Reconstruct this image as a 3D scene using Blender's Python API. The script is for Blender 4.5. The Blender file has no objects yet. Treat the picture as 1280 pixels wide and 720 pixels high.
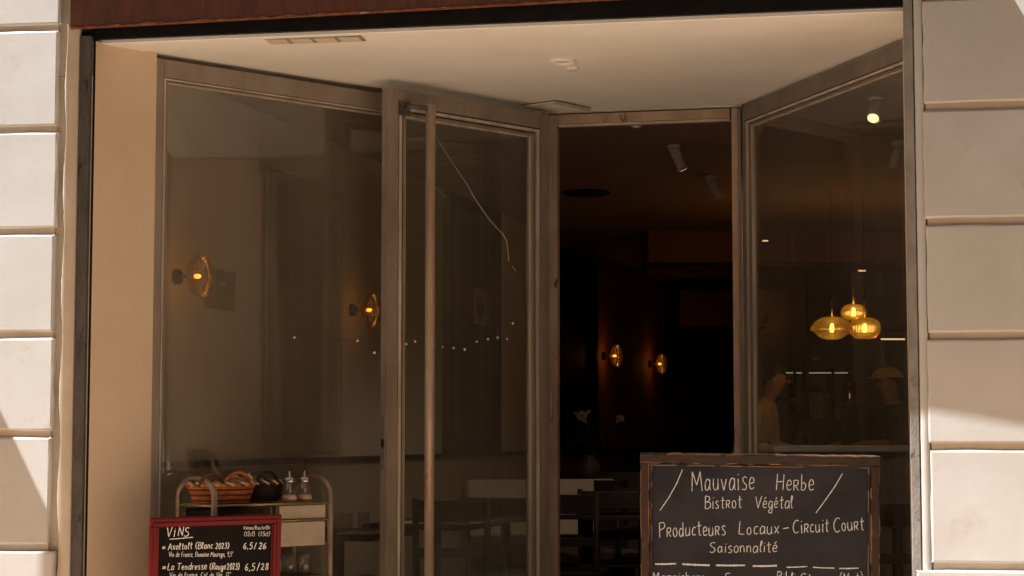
import bpy, bmesh, math, random
from mathutils import Vector, Matrix
random.seed(7)
R = math.radians
S = bpy.context.scene
COL = S.collection

# ------------------------------------------------------------------ camera
EYE = 1.22; F = 2350.0; TH = R(8.7); PITCH = math.atan(185/2350)
ct, st = math.cos(TH), math.sin(TH)
D0 = 6.89
cam_d = bpy.data.cameras.new('camera'); cam = bpy.data.objects.new('camera', cam_d); COL.objects.link(cam)
cam.location = (D0*st, -D0*ct, EYE)
cam.rotation_euler = (R(90)+PITCH, 0, TH)
cam_d.sensor_width = 36; cam_d.lens = F/1280*36
cam_d.clip_start = 0.1; cam_d.clip_end = 400
S.camera = cam

# ------------------------------------------------------------------ sky, sun, exposure
SAZ, SEL = R(65), R(60)           # sun stands to the left of the facade's outward normal, high
sdir = Vector((-math.sin(SAZ)*math.cos(SEL), -math.cos(SAZ)*math.cos(SEL), math.sin(SEL)))
W = bpy.data.worlds.new('World'); S.world = W; W.use_nodes = True
wn = W.node_tree.nodes; wl = W.node_tree.links
bg = wn['Background']; sky = wn.new('ShaderNodeTexSky'); sky.sky_type = 'NISHITA'
sky.sun_disc = False; sky.sun_elevation = SEL; sky.sun_rotation = math.atan2(sdir.x, sdir.y)
sky.dust_density = 2.0
skm = wn.new('ShaderNodeMix'); skm.data_type = 'RGBA'; skm.blend_type = 'MULTIPLY'; skm.inputs['Factor'].default_value = 1; skm.inputs['B'].default_value = (1.0,.69,.44,1)   # the photograph's warm white balance
wl.new(sky.outputs[0], skm.inputs['A']); wl.new(skm.outputs['Result'], bg.inputs[0]); bg.inputs[1].default_value = 0.05
sun_d = bpy.data.lights.new('sun', 'SUN'); sun_d.energy = 4.4; sun_d.angle = R(0.4); sun_d.color = (1, .985, .96)
sun = bpy.data.objects.new('sun', sun_d); COL.objects.link(sun)
sun.rotation_euler = (-sdir).to_track_quat('-Z', 'Y').to_euler(); sun.location = sdir*30
S.view_settings.view_transform = 'Standard'; S.view_settings.look = 'None'
S.view_settings.exposure = 1.3; S.view_settings.gamma = 1
S.render.engine = 'CYCLES'
S.cycles.max_bounces = 10; S.cycles.transparent_max_bounces = 24; S.cycles.glossy_bounces = 4

# ------------------------------------------------------------------ measuring helpers (a photo pixel and a distance give a place)
def wxy(X, D):                     # plan point seen from the camera -> world x, y
    return (X*ct-(D-D0)*st, X*st+(D-D0)*ct)
def _ray(px, py):
    r = (px-640)/F; u = (360-py)/F
    h = math.cos(PITCH)-u*math.sin(PITCH); v = math.sin(PITCH)+u*math.cos(PITCH)
    return r/h, v/h
def at(px, py, D):
    r, v = _ray(px, py); x, y = wxy(r*D, D)
    return Vector((x, y, EYE+v*D))
def on_y(px, py, y0=0.0):
    r, v = _ray(px, py); D = (y0+D0*ct)/(r*st+ct)
    return at(px, py, D)
def fx(px, py, y0=0.0): return on_y(px, py, y0).x

# ------------------------------------------------------------------ materials
def sock(n, name): return n.inputs[name]
def mat(name, c, rough=.6, c2=None, scale=8, bump=0, bscale=60, metal=0, detail=6, lo=.35, hi=.65, stretch=(1,1,1), c3=None, s3=3, lo3=.55, hi3=.62, spec=.5, coat=0):
    m = bpy.data.materials.new(name); m.use_nodes = True
    n = m.node_tree.nodes; l = m.node_tree.links; p = n['Principled BSDF']
    p.inputs['Roughness'].default_value = rough; p.inputs['Metallic'].default_value = metal
    p.inputs['Specular IOR Level'].default_value = spec
    if coat: p.inputs['Coat Weight'].default_value = coat
    p.inputs['Base Color'].default_value = (*c, 1)
    tc = n.new('ShaderNodeTexCoord'); mp = n.new('ShaderNodeMapping'); mp.inputs['Scale'].default_value = stretch
    geo = n.new('ShaderNodeNewGeometry'); l.new(geo.outputs['Position'], mp.inputs[0])
    out = None
    if c2:
        t = n.new('ShaderNodeTexNoise'); t.inputs['Scale'].default_value = scale; t.inputs['Detail'].default_value = detail
        t.inputs['Roughness'].default_value = .62; l.new(mp.outputs[0], t.inputs['Vector'])
        r = n.new('ShaderNodeMapRange'); r.inputs[1].default_value = lo; r.inputs[2].default_value = hi; l.new(t.outputs['Fac'], r.inputs[0])
        x = n.new('ShaderNodeMix'); x.data_type = 'RGBA'; x.inputs['A'].default_value = (*c, 1); x.inputs['B'].default_value = (*c2, 1)
        l.new(r.outputs[0], x.inputs['Factor']); out = x.outputs['Result']
        if c3:
            t3 = n.new('ShaderNodeTexNoise'); t3.inputs['Scale'].default_value = s3; t3.inputs['Detail'].default_value = 9
            t3.inputs['Roughness'].default_value = .7; l.new(mp.outputs[0], t3.inputs['Vector'])
            r3 = n.new('ShaderNodeMapRange'); r3.inputs[1].default_value = lo3; r3.inputs[2].default_value = hi3; l.new(t3.outputs['Fac'], r3.inputs[0])
            x3 = n.new('ShaderNodeMix'); x3.data_type = 'RGBA'; l.new(out, x3.inputs['A']); x3.inputs['B'].default_value = (*c3, 1)
            l.new(r3.outputs[0], x3.inputs['Factor']); out = x3.outputs['Result']
        l.new(out, p.inputs['Base Color'])
    if bump:
        b = n.new('ShaderNodeBump'); b.inputs['Strength'].default_value = bump; b.inputs['Distance'].default_value = .01
        t2 = n.new('ShaderNodeTexNoise'); t2.inputs['Scale'].default_value = bscale; t2.inputs['Detail'].default_value = 8
        l.new(mp.outputs[0], t2.inputs['Vector']); l.new(t2.outputs['Fac'], b.inputs['Height']); l.new(b.outputs[0], p.inputs['Normal'])
    return m

def glass(name, tint=(.93,.95,.93), haze=.03, haze_col=(.52,.43,.345), f0=.04, rough=.0, streak=True):
    m = bpy.data.materials.new(name); m.use_nodes = True; n = m.node_tree.nodes; l = m.node_tree.links
    n.remove(n['Principled BSDF']); o = n['Material Output']
    g = n.new('ShaderNodeNewGeometry'); d = n.new('ShaderNodeVectorMath'); d.operation = 'DOT_PRODUCT'
    l.new(g.outputs['Incoming'], d.inputs[0]); l.new(g.outputs['Normal'], d.inputs[1])
    def mth(op, a, b=None):
        k = n.new('ShaderNodeMath'); k.operation = op
        for i, v in enumerate((a, b)):
            if v is None: continue
            if isinstance(v, (int, float)): k.inputs[i].default_value = v
            else: l.new(v, k.inputs[i])
        return k.outputs[0]
    c = mth('ABSOLUTE', d.outputs['Value']); s = mth('POWER', mth('SUBTRACT', 1.0, c), 5.0)
    fr = mth('ADD', mth('MULTIPLY', s, 1-f0), f0)
    tr = n.new('ShaderNodeBsdfTransparent'); tr.inputs[0].default_value = (*tint, 1)
    gl = n.new('ShaderNodeBsdfGlossy'); gl.inputs['Roughness'].default_value = rough; gl.inputs[0].default_value = (1,1,1,1)
    df = n.new('ShaderNodeBsdfDiffuse'); df.inputs[0].default_value = (*haze_col, 1)  # diffuse haze mixed in, imitating daylight reflected on the shop panes
    m1 = n.new('ShaderNodeMixShader'); m1.inputs[0].default_value = haze
    if streak:
        t = n.new('ShaderNodeTexNoise'); t.inputs['Scale'].default_value = 3.5; t.inputs['Detail'].default_value = 6
        mp = n.new('ShaderNodeMapping'); mp.inputs['Scale'].default_value = (1,1,.35)
        l.new(g.outputs['Position'], mp.inputs[0]); l.new(mp.outputs[0], t.inputs['Vector'])
        r = n.new('ShaderNodeMapRange'); r.inputs[1].default_value = .3; r.inputs[2].default_value = .7; r.inputs[3].default_value = haze*.55; r.inputs[4].default_value = haze*1.35
        l.new(t.outputs['Fac'], r.inputs[0]); l.new(r.outputs[0], m1.inputs[0])
    l.new(tr.outputs[0], m1.inputs[1]); l.new(df.outputs[0], m1.inputs[2])
    m2 = n.new('ShaderNodeMixShader'); l.new(fr, m2.inputs[0]); l.new(m1.outputs[0], m2.inputs[1]); l.new(gl.outputs[0], m2.inputs[2])
    l.new(m2.outputs[0], o.inputs['Surface'])
    return m
def emis(name, c, s):
    m = bpy.data.materials.new(name); m.use_nodes = True; p = m.node_tree.nodes['Principled BSDF']
    p.inputs['Base Color'].default_value = (*c, 1); p.inputs['Emission Color'].default_value = (*c, 1); p.inputs['Emission Strength'].default_value = s
    return m

M = {}
M['stone'] = mat('painted_stone', (.57,.567,.56), .72, (.515,.503,.485), 3.2, .06, 50, c3=(.43,.39,.33), s3=6, lo3=.59, hi3=.82)
M['margin'] = mat('painted_margin', (.62,.54,.44), .75, (.54,.46,.37), 6, .2, 90)
M['reveal'] = mat('reveal_plaster', (.68,.54,.40), .7, (.63,.49,.355), 1.6, .10, 40)
M['soffit'] = mat('soffit_paint', (.80,.79,.77), .6, (.74,.72,.69), 2.2, .07, 18)
M['rust'] = mat('rusty_steel', (.075,.026,.018), .62, (.12,.038,.02), 9, .5, 70, metal=.0, stretch=(4,4,.8), c3=(.15,.045,.02), s3=5, lo3=.54, hi3=.72)
M['orange_edge'] = mat('orange_lip', (.36,.12,.045), .7, (.16,.05,.025), 25, .6, 120, stretch=(1,1,1), c3=(.45,.33,.24), s3=18, lo3=.6, hi3=.66)
M['black_steel'] = mat('black_steel', (.006,.006,.008), .5, (.012,.010,.010), 12, .2, 80, spec=.15)
M['grey_steel'] = mat('grey_steel', (.31,.295,.28), .6, (.20,.18,.165), 14, .35, 120, c3=(.035,.025,.02), s3=22, lo3=.60, hi3=.66, stretch=(1,1,.5))
M['dark_steel'] = mat('dark_steel', (.10,.09,.08), .6, (.05,.042,.036), 14, .7, 90, c3=(.02,.015,.012), s3=22, lo3=.58, hi3=.64, stretch=(1,1,.4))
M['frame'] = mat('weathered_frame', (.28,.23,.19), .5, (.20,.158,.128), 7, .35, 80, stretch=(1,1,.45), c3=(.24,.115,.055), s3=9, lo3=.60, hi3=.72)
M['frame_dark'] = mat('dark_frame', (.20,.16,.135), .5, (.14,.11,.09), 7, .3, 80, stretch=(1,1,.6), c3=(.14,.11,.09), s3=9, lo3=.58, hi3=.7)
M['bead'] = mat('frame_bead', (.60,.53,.45), .42, (.38,.31,.25), 12, .3, 80, stretch=(1,1,.25))
M['jamb'] = mat('jamb_wood', (.46,.34,.26), .5, (.32,.22,.165), 10, .3, 60, stretch=(1,1,.3), c3=(.09,.06,.045), s3=14, lo3=.58, hi3=.66)
M['handle'] = mat('worn_bronze_tube', (.52,.40,.31), .36, (.36,.26,.19), 6, .2, 90, metal=.2, stretch=(1,1,.35), c3=(.40,.14,.05), s3=10, lo3=.58, hi3=.68)
M['glass_l'] = glass('shop_glass', haze=.075, f0=.06)
M['glass_r'] = glass('right_shop_glass', haze=.032)
M['glass_d'] = glass('door_glass', haze=.030)
M['scratch'] = mat('crack_line', (.8,.78,.72), .4)
M['wall_in'] = mat('interior_plaster', (.60,.50,.41), .8, (.55,.455,.37), 2, .06, 25)
M['wall_dado'] = mat('dado_plaster', (.42,.34,.25), .8, (.38,.30,.22), 2, .06, 25)
M['wall_red'] = mat('shaded_red_wall', (.27,.085,.072), .8, (.24,.075,.065), 2, .06, 25)  # the beige wall's darkness at the rear painted in as dark red
M['ceil_in'] = mat('interior_ceiling', (.29,.175,.165), .85, (.26,.155,.145), 2)
M['floor_in'] = mat('interior_floor', (.10,.06,.04), .5, (.06,.035,.025), 4, .1, 30, stretch=(1,6,1))
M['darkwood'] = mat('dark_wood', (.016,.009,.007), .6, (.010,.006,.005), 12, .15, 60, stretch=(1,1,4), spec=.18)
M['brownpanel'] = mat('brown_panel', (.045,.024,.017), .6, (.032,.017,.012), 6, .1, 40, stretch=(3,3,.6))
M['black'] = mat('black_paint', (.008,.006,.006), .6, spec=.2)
M['cream'] = mat('cream_upholstery', (.62,.52,.40), .85, (.56,.46,.35), 5, .1, 90)
M['paper'] = mat('off_white_paper', (.6,.57,.5), .7)
M['pic_grey'] = mat('grey_print', (.17,.14,.12), .6, (.11,.09,.08), 6)
M['redframe'] = mat('red_lacquer', (.17,.006,.010), .38, (.12,.005,.008), 8, .1, 50, spec=.22)
M['redslate'] = mat('black_slate', (.007,.005,.006), .7, (.011,.008,.008), 9, .05, 40, spec=.12)
M['slate'] = mat('chalky_slate', (.021,.021,.030), .8, (.036,.035,.046), 4.0, .06, 60, spec=.2, c3=(.058,.056,.068), s3=2.2, lo3=.55, hi3=.85, detail=8)
M['oldwood'] = mat('burnt_wood', (.038,.018,.011), .5, (.022,.012,.009), 9, .4, 70, stretch=(1,1,.5), c3=(.36,.13,.045), s3=8, lo3=.62, hi3=.70, spec=.3)
M['oldwood_h'] = mat('burnt_wood_rail', (.040,.022,.016), .5, (.024,.014,.011), 9, .4, 70, stretch=(.4,1,1), c3=(.30,.12,.05), s3=8, lo3=.58, hi3=.70, spec=.3)
M['woodedge'] = mat('worn_orange_edge', (.40,.17,.075), .5, (.13,.055,.028), 10, .3, 90, stretch=(1,1,1))
M['chalk'] = mat('white_chalk', (.72,.76,.80), .9, (.44,.46,.48), 160, .1, 300, lo=.3, hi=.8)
M['chalk_ink'] = mat('white_marker', (.78,.81,.83), .6)
M['brass'] = mat('cart_brass', (.50,.36,.17), .38, (.34,.25,.14), 20, .1, 90, metal=.6)
M['tube'] = mat('cart_tube', (.36,.28,.22), .4, (.26,.19,.14), 14, .15, 90, metal=.45)
M['enamel'] = mat('worn_enamel', (.50,.43,.34), .45, (.42,.35,.27), 9, .1, 60, c3=(.25,.18,.12), s3=25, lo3=.66, hi3=.70)
M['mesh'] = mat('perforated_steel', (.10,.085,.075), .5, (.06,.05,.045), 30, .1, 90, metal=.5)
M['wicker'] = mat('orange_wicker', (.70,.22,.05), .55, (.38,.09,.025), 30, .3, 120)
M['wicker_dk'] = mat('dark_wicker', (.035,.018,.013), .6, (.018,.010,.008), 30, .3, 120)
M['wicker_red'] = mat('red_brown_wicker', (.16,.04,.022), .55, (.09,.025,.015), 30, .3, 120)
M['green'] = mat('green_rim', (.05,.085,.05), .6)
M['ribbon'] = mat('cream_rim', (.62,.45,.24), .6)
M['bread'] = mat('cream_napkin', (.75,.56,.36), .8, (.68,.48,.28), 20, .2, 60)
M['salt'] = mat('pink_salt', (.72,.52,.40), .8, (.60,.40,.30), 200, .3, 300)
M['jar'] = glass('jar_glass', (.96,.95,.93), .04, (.6,.55,.5), .06, .02, False)
M['metal'] = mat('polished_metal', (.6,.55,.5), .25, metal=.9)
M['amber'] = glass('amber_glass', (.62,.38,.12), .05, (.80,.45,.08), .12, .03, False)
M['amber_l'] = glass('lit_amber_glass', (.88,.60,.16), .08, (.95,.62,.10), .12, .03, False)
M['smoke'] = glass('smoked_glass', (.42,.30,.24), .08, (.2,.12,.08), .05, .03, False)
M['bulb'] = emis('bulb_glow', (1,.50,.14), 2.2)
M['bulb_hi'] = emis('pendant_bulb_glow', (1,.66,.24), 5)
M['spot_glow'] = emis('spot_glow', (1,.50,.16), .55)
M['spot_hot'] = emis('spot_hot_glow', (1,.66,.20), 1.6)
M['led'] = emis('led_glow', (1,.78,.6), .14)
M['led_hi'] = emis('led_strip_glow', (1,.60,.30), .45)
M['glint'] = emis('glint_glow', (1,.85,.5), .15)
M['skin'] = mat('skin', (.42,.22,.14), .55, (.38,.19,.12), 20)
M['skin_dk'] = mat('dark_skin', (.20,.10,.06), .55)
M['hair'] = mat('dark_hair', (.012,.008,.006), .5, bump=.5, bscale=200)
M['cap'] = mat('mustard_cap', (.62,.45,.20), .85, (.55,.40,.18), 10)
M['shirt_cream'] = mat('cream_shirt', (.42,.33,.24), .85)
M['shirt_black'] = mat('black_shirt', (.02,.017,.017), .85)
M['shirt_teal'] = mat('grey_teal_shirt', (.07,.08,.078), .85)
M['shirt_brown'] = mat('brown_shirt', (.13,.07,.05), .85)
M['pants'] = mat('dark_trousers', (.02,.018,.02), .85)
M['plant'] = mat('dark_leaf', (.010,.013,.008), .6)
M['petal'] = mat('yellow_petal', (.20,.13,.05), .6)
M['pot'] = mat('clay_pot', (.035,.02,.016), .6)
M['pave'] = mat('paving_stone', (.56,.39,.25), .8, (.47,.32,.20), 3, .2, 30)
M['asphalt'] = mat('asphalt', (.06,.055,.05), .9, (.045,.042,.04), 20, .3, 90)
M['ground'] = mat('ground_earth', (.26,.20,.15), .9, (.20,.16,.12), .3)
M['ochre'] = mat('ochre_plaster', (.46,.29,.17), .85, (.40,.25,.14), 1, .1, 30)
M['shutter'] = mat('blue_grey_shutter', (.16,.19,.20), .6)
M['zinc'] = mat('zinc', (.3,.31,.32), .5, (.24,.25,.26), 4, metal=.3)

# ------------------------------------------------------------------ mesh helpers
def bm_new(): return bmesh.new()
def box(bm, x0, x1, y0, y1, z0, z1, mi=0):
    v = [bm.verts.new(p) for p in ((x0,y0,z0),(x1,y0,z0),(x1,y1,z0),(x0,y1,z0),(x0,y0,z1),(x1,y0,z1),(x1,y1,z1),(x0,y1,z1))]
    for f in ((0,3,2,1),(4,5,6,7),(0,1,5,4),(1,2,6,5),(2,3,7,6),(3,0,4,7)):
        q = bm.faces.new([v[i] for i in f]); q.material_index = mi
    return v
def bbox(x0, x1, y0, y1, z0, z1, bev=.004, seg=2):
    bm = bm_new(); box(bm, x0, x1, y0, y1, z0, z1)
    if bev: bmesh.ops.bevel(bm, geom=bm.edges[:], offset=bev, segments=seg, affect='EDGES', profile=.6)
    return bm
def prism(bm, poly, z0, z1):
    a = [bm.verts.new((p[0], p[1], z0)) for p in poly]; b = [bm.verts.new((p[0], p[1], z1)) for p in poly]
    n = len(poly); bm.faces.new(a[::-1]); bm.faces.new(b)
    for i in range(n): bm.faces.new((a[i], a[(i+1)%n], b[(i+1)%n], b[i]))
    bmesh.ops.recalc_face_normals(bm, faces=bm.faces[:])
def tube(bm, pts, r, n=8, closed=False, caps=True):
    pts = [Vector(p) for p in pts]; N = len(pts); rings = []
    up = Vector((0,0,1)); prev = None
    for i, p in enumerate(pts):
        a = pts[(i-1) % N] if (closed or i) else p; b = pts[(i+1) % N] if (closed or i < N-1) else p
        t = (b-a).normalized()
        if prev is None:
            h = up if abs(t.z) < .9 else Vector((1,0,0)); u = t.cross(h).normalized()
        else:
            u = (prev-t*prev.dot(t)).normalized()
        prev = u; w = t.cross(u); rr = r[i] if isinstance(r, (list, tuple)) else r
        rings.append([bm.verts.new(p+(u*math.cos(2*math.pi*k/n)+w*math.sin(2*math.pi*k/n))*rr) for k in range(n)])
    m = N if closed else N-1
    for i in range(m):
        A, B = rings[i], rings[(i+1) % N]
        for k in range(n):
            f = bm.faces.new((A[k], A[(k+1)%n], B[(k+1)%n], B[k])); f.smooth = True
    if caps and not closed:
        bm.faces.new(rings[0][::-1]); bm.faces.new(rings[-1])
def lathe(bm, prof, c=(0,0,0), n=24, ribs=0, amp=0, axis='Z', arc=None):
    c = Vector(c); rings = []
    for r, z in prof:
        ring = []
        for k in range(n):
            a = 2*math.pi*k/n; rr = r*(1+amp*math.cos(ribs*a)) if ribs else r
            x, y = rr*math.cos(a), rr*math.sin(a)
            v = Vector((x, y, z)) if axis == 'Z' else (Vector((z, x, y)) if axis == 'X' else Vector((x, z, y)))
            ring.append(bm.verts.new(c+v))
        rings.append(ring)
    for A, B in zip(rings, rings[1:]):
        for k in range(n):
            f = bm.faces.new((A[k], A[(k+1)%n], B[(k+1)%n], B[k])); f.smooth = True
    for ring in (rings[0], rings[-1]):
        try: bm.faces.new(ring)
        except ValueError: pass
    bmesh.ops.recalc_face_normals(bm, faces=bm.faces[:])
def obj(name, bm, m, parent=None, world=False, label=None, smooth=False):
    me = bpy.data.meshes.new(name)
    if isinstance(bm, bmesh.types.BMesh): bm.to_mesh(me); bm.free()
    else: me = bm
    ms = m if isinstance(m, (list, tuple)) else [m]
    if not me.materials:
        for q in ms: me.materials.append(q)
    if smooth:
        for f in me.polygons: f.use_smooth = True
    o = bpy.data.objects.new(name, me); COL.objects.link(o)
    if parent:
        o.parent = parent
        if world and parent.type == 'EMPTY': o.matrix_parent_inverse = parent.matrix_basis.inverted()
    if label: o['label'] = label
    return o
def tag(o, label=None, cat=None, group=None, kind=None):
    if label: o['label'] = label
    if cat: o['category'] = cat
    if group: o['group'] = group
    if kind: o['kind'] = kind
    return o
def thing(name, label, cat, loc=(0,0,0), rz=0, group=None):
    o = bpy.data.objects.new(name, None); COL.objects.link(o); o.empty_display_size = .1
    o.location = loc; o.rotation_euler = (0, 0, rz)
    return tag(o, label, cat, group)
def struct(name, bm, m): return tag(obj(name, bm, m), kind='structure')
def copy_tree(o, parent=None):
    c = o.copy(); COL.objects.link(c)
    if parent: c.parent = parent
    for ch in [q for q in COL.objects if q.parent == o]: copy_tree(ch, c)
    return c
def oriented(bm, A, B, y0, y1, z0, z1):       # box along plan line A->B (world xy), offsets y0..y1 to its left normal
    a = Vector(A); b = Vector(B); t = (b-a).normalized(); nn = Vector((-t.y, t.x))
    prism(bm, [a+nn*y0, b+nn*y0, b+nn*y1, a+nn*y1], z0, z1)

# ================================================================== LARGE STRUCTURE: street outside
bm = bm_new(); box(bm, -60, 60, -60, 60, -.6, -.15); struct('ground', bm, M['ground'])
bm = bm_new(); box(bm, -30, 30, -9.9, -3.4, -.149, -.12); struct('road', bm, M['asphalt'])
bm = bm_new(); box(bm, -30, 30, -3.25, 0.6, -.149, -.004); struct('pavement', bm, M['pave'])
bm = bm_new(); box(bm, -30, 30, -3.4, -3.254, -.149, .004); struct('kerb', bm, M['stone'])
bm = bm_new(); box(bm, -30, 30, -12.2, -9.9, -.149, -.004); struct('far_pavement', bm, M['pave'])

# opposite houses (behind the camera; they are what the glass mirrors and what warms the shade)
def far_house(x0, x1, H, m, label):
    y = -12.2
    t = thing('town_house', label, 'house', ((x0+x1)/2, y, 0))
    bm = bm_new(); box(bm, x0, x1, y-8, y, -.14, H); obj('wall', bm, m, t, True)
    bm = bm_new(); prism(bm, [(x0-.2,y-8.2),(x1+.2,y-8.2),(x1+.2,y+.35),(x0-.2,y+.35)], H, H+.3); obj('cornice', bm, M['stone'], t, True)
    n = max(2, int((x1-x0)/2.6)); fl = int((H-.6)/3.1)
    for f in range(fl):
        for i in range(n):
            cx = x0+(x1-x0)*(i+.5)/n; z = .9+3.1*f
            b1 = bm_new(); box(b1, cx-.5, cx+.5, y, y+.03, z, z+1.9); w = obj('window', b1, M['black_steel'], t, True)
            b2 = bm_new()
            box(b2, cx-.56, cx-.5, y, y+.07, z-.06, z+1.96); box(b2, cx+.5, cx+.56, y, y+.07, z-.06, z+1.96); box(b2, cx-.5, cx+.5, y, y+.06, z+1.9, z+1.97)
            obj('frame', b2, M['paper'], w)
            b3 = bm_new(); box(b3, cx-.7, cx+.7, y, y+.13, z-.14, z-.062); obj('sill', b3, M['stone'], w)
            for s in (-1, 1):
                b4 = bm_new(); box(b4, cx+s*.84-.24, cx+s*.84+.24, y+.002, y+.05, z-.02, z+1.92); obj('shutter', b4, M['shutter'], w)
far_house(-15, -3.2, 9.6, M['ochre'], 'ochre town house across the street on the left')
far_house(-3.1, 5.3, 12.4, M['margin'], 'tall beige town house across the street facing the bistro')
far_house(5.4, 16, 10.4, M['ochre'], 'ochre town house across the street on the right')

# ================================================================== the bistro building
bld = thing('bistro_building', 'cream painted stone bistro building with blockwork piers around the entrance recess', 'building', (0,0,0))
XL = fx(116, 300); XR = 1.447
xband_l0 = -1.80
bm = bm_new(); box(bm, -6, XL-.012, 0, .40, -.14, 2.60); obj('pier_wall', bm, M['margin'], bld, True)
bm = bm_new(); box(bm, XR+.035, 6, 0, .50, -.14, 2.60); obj('pier_wall', bm, M['margin'], bld, True)
bm = bm_new(); box(bm, -6, -1.72, 0, .40, 2.602, 6.5); obj('upper_wall', bm, M['margin'], bld, True)
bm = bm_new(); box(bm, XR+.08, 6, 0, .50, 2.602, 6.5); obj('upper_wall', bm, M['margin'], bld, True)
bm = bm_new(); box(bm, -1.718, XR+.078, .03, .40, 2.78, 6.5); obj('upper_wall', bm, M['margin'], bld, True)

M['joint'] = mat('joint_render', (.62,.51,.39), .8, (.55,.45,.34), 12, .1, 60)
bm = bm_new(); box(bm, -5.99, fx(69.5, 300), -.014, -.001, -.13, 6.4); obj('joint_render', bm, M['joint'], bld, True)
bm = bm_new(); box(bm, fx(1159.5, 300), 5.99, -.014, -.001, -.13, 6.4); obj('joint_render', bm, M['joint'], bld, True)
# rusticated blocks, each its own piece
JZ = [-.14, .38, .800, 1.228, 1.603, 2.000, 2.393, 2.788, 3.19, 3.59]
JR = [-.14, .38, .766, 1.182, 1.572, 1.978, 2.390, 2.79, 3.19, 3.59]
def stone_block(x0, x1, z0, z1, proud, seedk, free):
    # front face as a worn grid with rounded rim; 'free' = side (-1 left, 1 right) whose end is ragged
    rnd = random.Random(seedk); nx, nz = 9, 7; bm = bm_new()
    bev = .007
    def line(a, b, n):
        s = [a, a+bev*.3, a+bev]; e = [b-bev, b-bev*.3, b]
        mid = [a+bev+(b-bev-a-bev)*(i+1)/(n-1) for i in range(n-2)]
        return s+mid+e
    xs = line(x0, x1, nx); zs = line(z0, z1, nz); grid = []
    for j, z in enumerate(zs):
        row = []
        for i, x in enumerate(xs):
            ex = min(i, len(xs)-1-i); ez = min(j, len(zs)-1-j)
            e = min(ex, ez); d = (1.0, .35, 0)[e]*bev if e < 3 else 0
            y = -proud+d+(rnd.uniform(-.0005, .0005) if e < 2 else 0)
            jx = rnd.uniform(-.0028, .0028) if ex < 2 else 0; jz = rnd.uniform(-.0028, .0028) if ez < 2 else 0
            row.append(bm.verts.new((x+jx, y, z+jz)))
        grid.append(row)
    for j in range(len(zs)-1):
        for i in range(len(xs)-1):
            f = bm.faces.new((grid[j][i], grid[j][i+1], grid[j+1][i+1], grid[j+1][i])); f.smooth = False
    rim = grid[0]+[r[-1] for r in grid[1:]]+grid[-1][:-1][::-1]+[r[0] for r in grid[1:-1]][::-1]
    back = [bm.verts.new((v.co.x, .0 if True else 0, v.co.z)) for v in rim]
    for k in range(len(rim)):
        a, b = rim[k], rim[(k+1) % len(rim)]
        bm.faces.new((b, a, back[k], back[(k+1) % len(rim)]))
    bmesh.ops.recalc_face_normals(bm, faces=bm.faces[:])
    return bm
g = .0135
for i in range(len(JZ)-1):
    z0, z1 = JZ[i]+g, JZ[i+1]-g
    base = JZ[i+1] < .85
    pr = .046 if base else .030
    ex = fx(71.5, 300) + (0.004 if i % 2 else -.001)
    if base: ex = fx(72, 690)
    gl = [(-6+.001, -3.36), (-3.34, -2.55), (-2.53, ex)] if i % 2 else [(-6+.001, -3.7), (-3.68, -2.9), (-2.88, ex)]
    for k, (a, b) in enumerate(gl):
        obj('stone_block', stone_block(a, b, z0, z1, pr, i*10+k, 1), M['stone'], bld, True)
    z0, z1 = JR[i]+g, JR[i+1]-g
    ex = fx(1157.5, 300, -.03) + (-.003 if i % 2 else .001)
    if base: ex = fx(1146, 715, -.05)
    gr = [(ex, 2.3), (2.32, 3.2), (3.22, 6)] if i % 2 else [(ex, 2.5), (2.52, 3.4), (3.42, 6)]
    for k, (a, b) in enumerate(gr):
        obj('stone_block', stone_block(a, b, z0, z1, pr, 200+i*10+k, -1), M['stone'], bld, True)

# margins beside the steel posts: softly uneven plaster strips
def strip(x0, x1, yf, z0, z1, wob=.0, wave=.0, seedk=1):
    rnd = random.Random(seedk); bm = bm_new(); n = int((z1-z0)/.022)
    rows = []
    for j in range(n+1):
        z = z0+(z1-z0)*j/n
        w = rnd.uniform(-wob, wob)+wave*math.cos((z-1.20)*2*math.pi/.39)
        rows.append([bm.verts.new(p) for p in ((x0+w, 0, z), (x0+w+.0015, -yf*.8, z), (x0+w+.005, -yf, z), (x1-.004+w*.1, -yf, z), (x1, -yf*.7, z), (x1, 0, z))])
    for a, b in zip(rows, rows[1:]):
        for i in range(5):
            f = bm.faces.new((a[i], a[i+1], b[i+1], b[i])); f.smooth = True
    bm.faces.new(rows[0]); bm.faces.new(rows[-1][::-1])
    bmesh.ops.recalc_face_normals(bm, faces=bm.faces[:]); return bm
xs0 = fx(80.5, 300); xs1 = fx(97.5, 300)
obj('plaster_margin', strip(xs0, xs1, .021, -.13, 2.80, .0012, .0042, 5), M['margin'], bld, True)
obj('plaster_margin', strip(fx(1145.5, 300), fx(1157.2, 300), .025, .70, 2.98, .0006, 0, 6), M['stone'], bld, True)

# left reveal (angled plaster cheek) and right one
LP0 = wxy(-1.408, 7.36); LP1 = wxy(.152, 8.80)
LR0 = wxy(-1.60, 7.14)
RP0 = (XR+.0, .52); RP1 = wxy(1.06, 8.60)
bm = bm_new(); prism(bm, [LR0, LP0, (LP0[0]-.25, LP0[1]+.06), (LR0[0]-.25, LR0[1]+.08), (LR0[0]-.25, LR0[1]+.01), (LR0[0]-.01, LR0[1])], -.004, 2.735); obj('reveal', bm, M['reveal'], bld, True)
bm = bm_new(); box(bm, XR+.003, XR+.034, .014, .52, -.004, 2.75); obj('reveal', bm, M['reveal'], bld, True)

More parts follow.
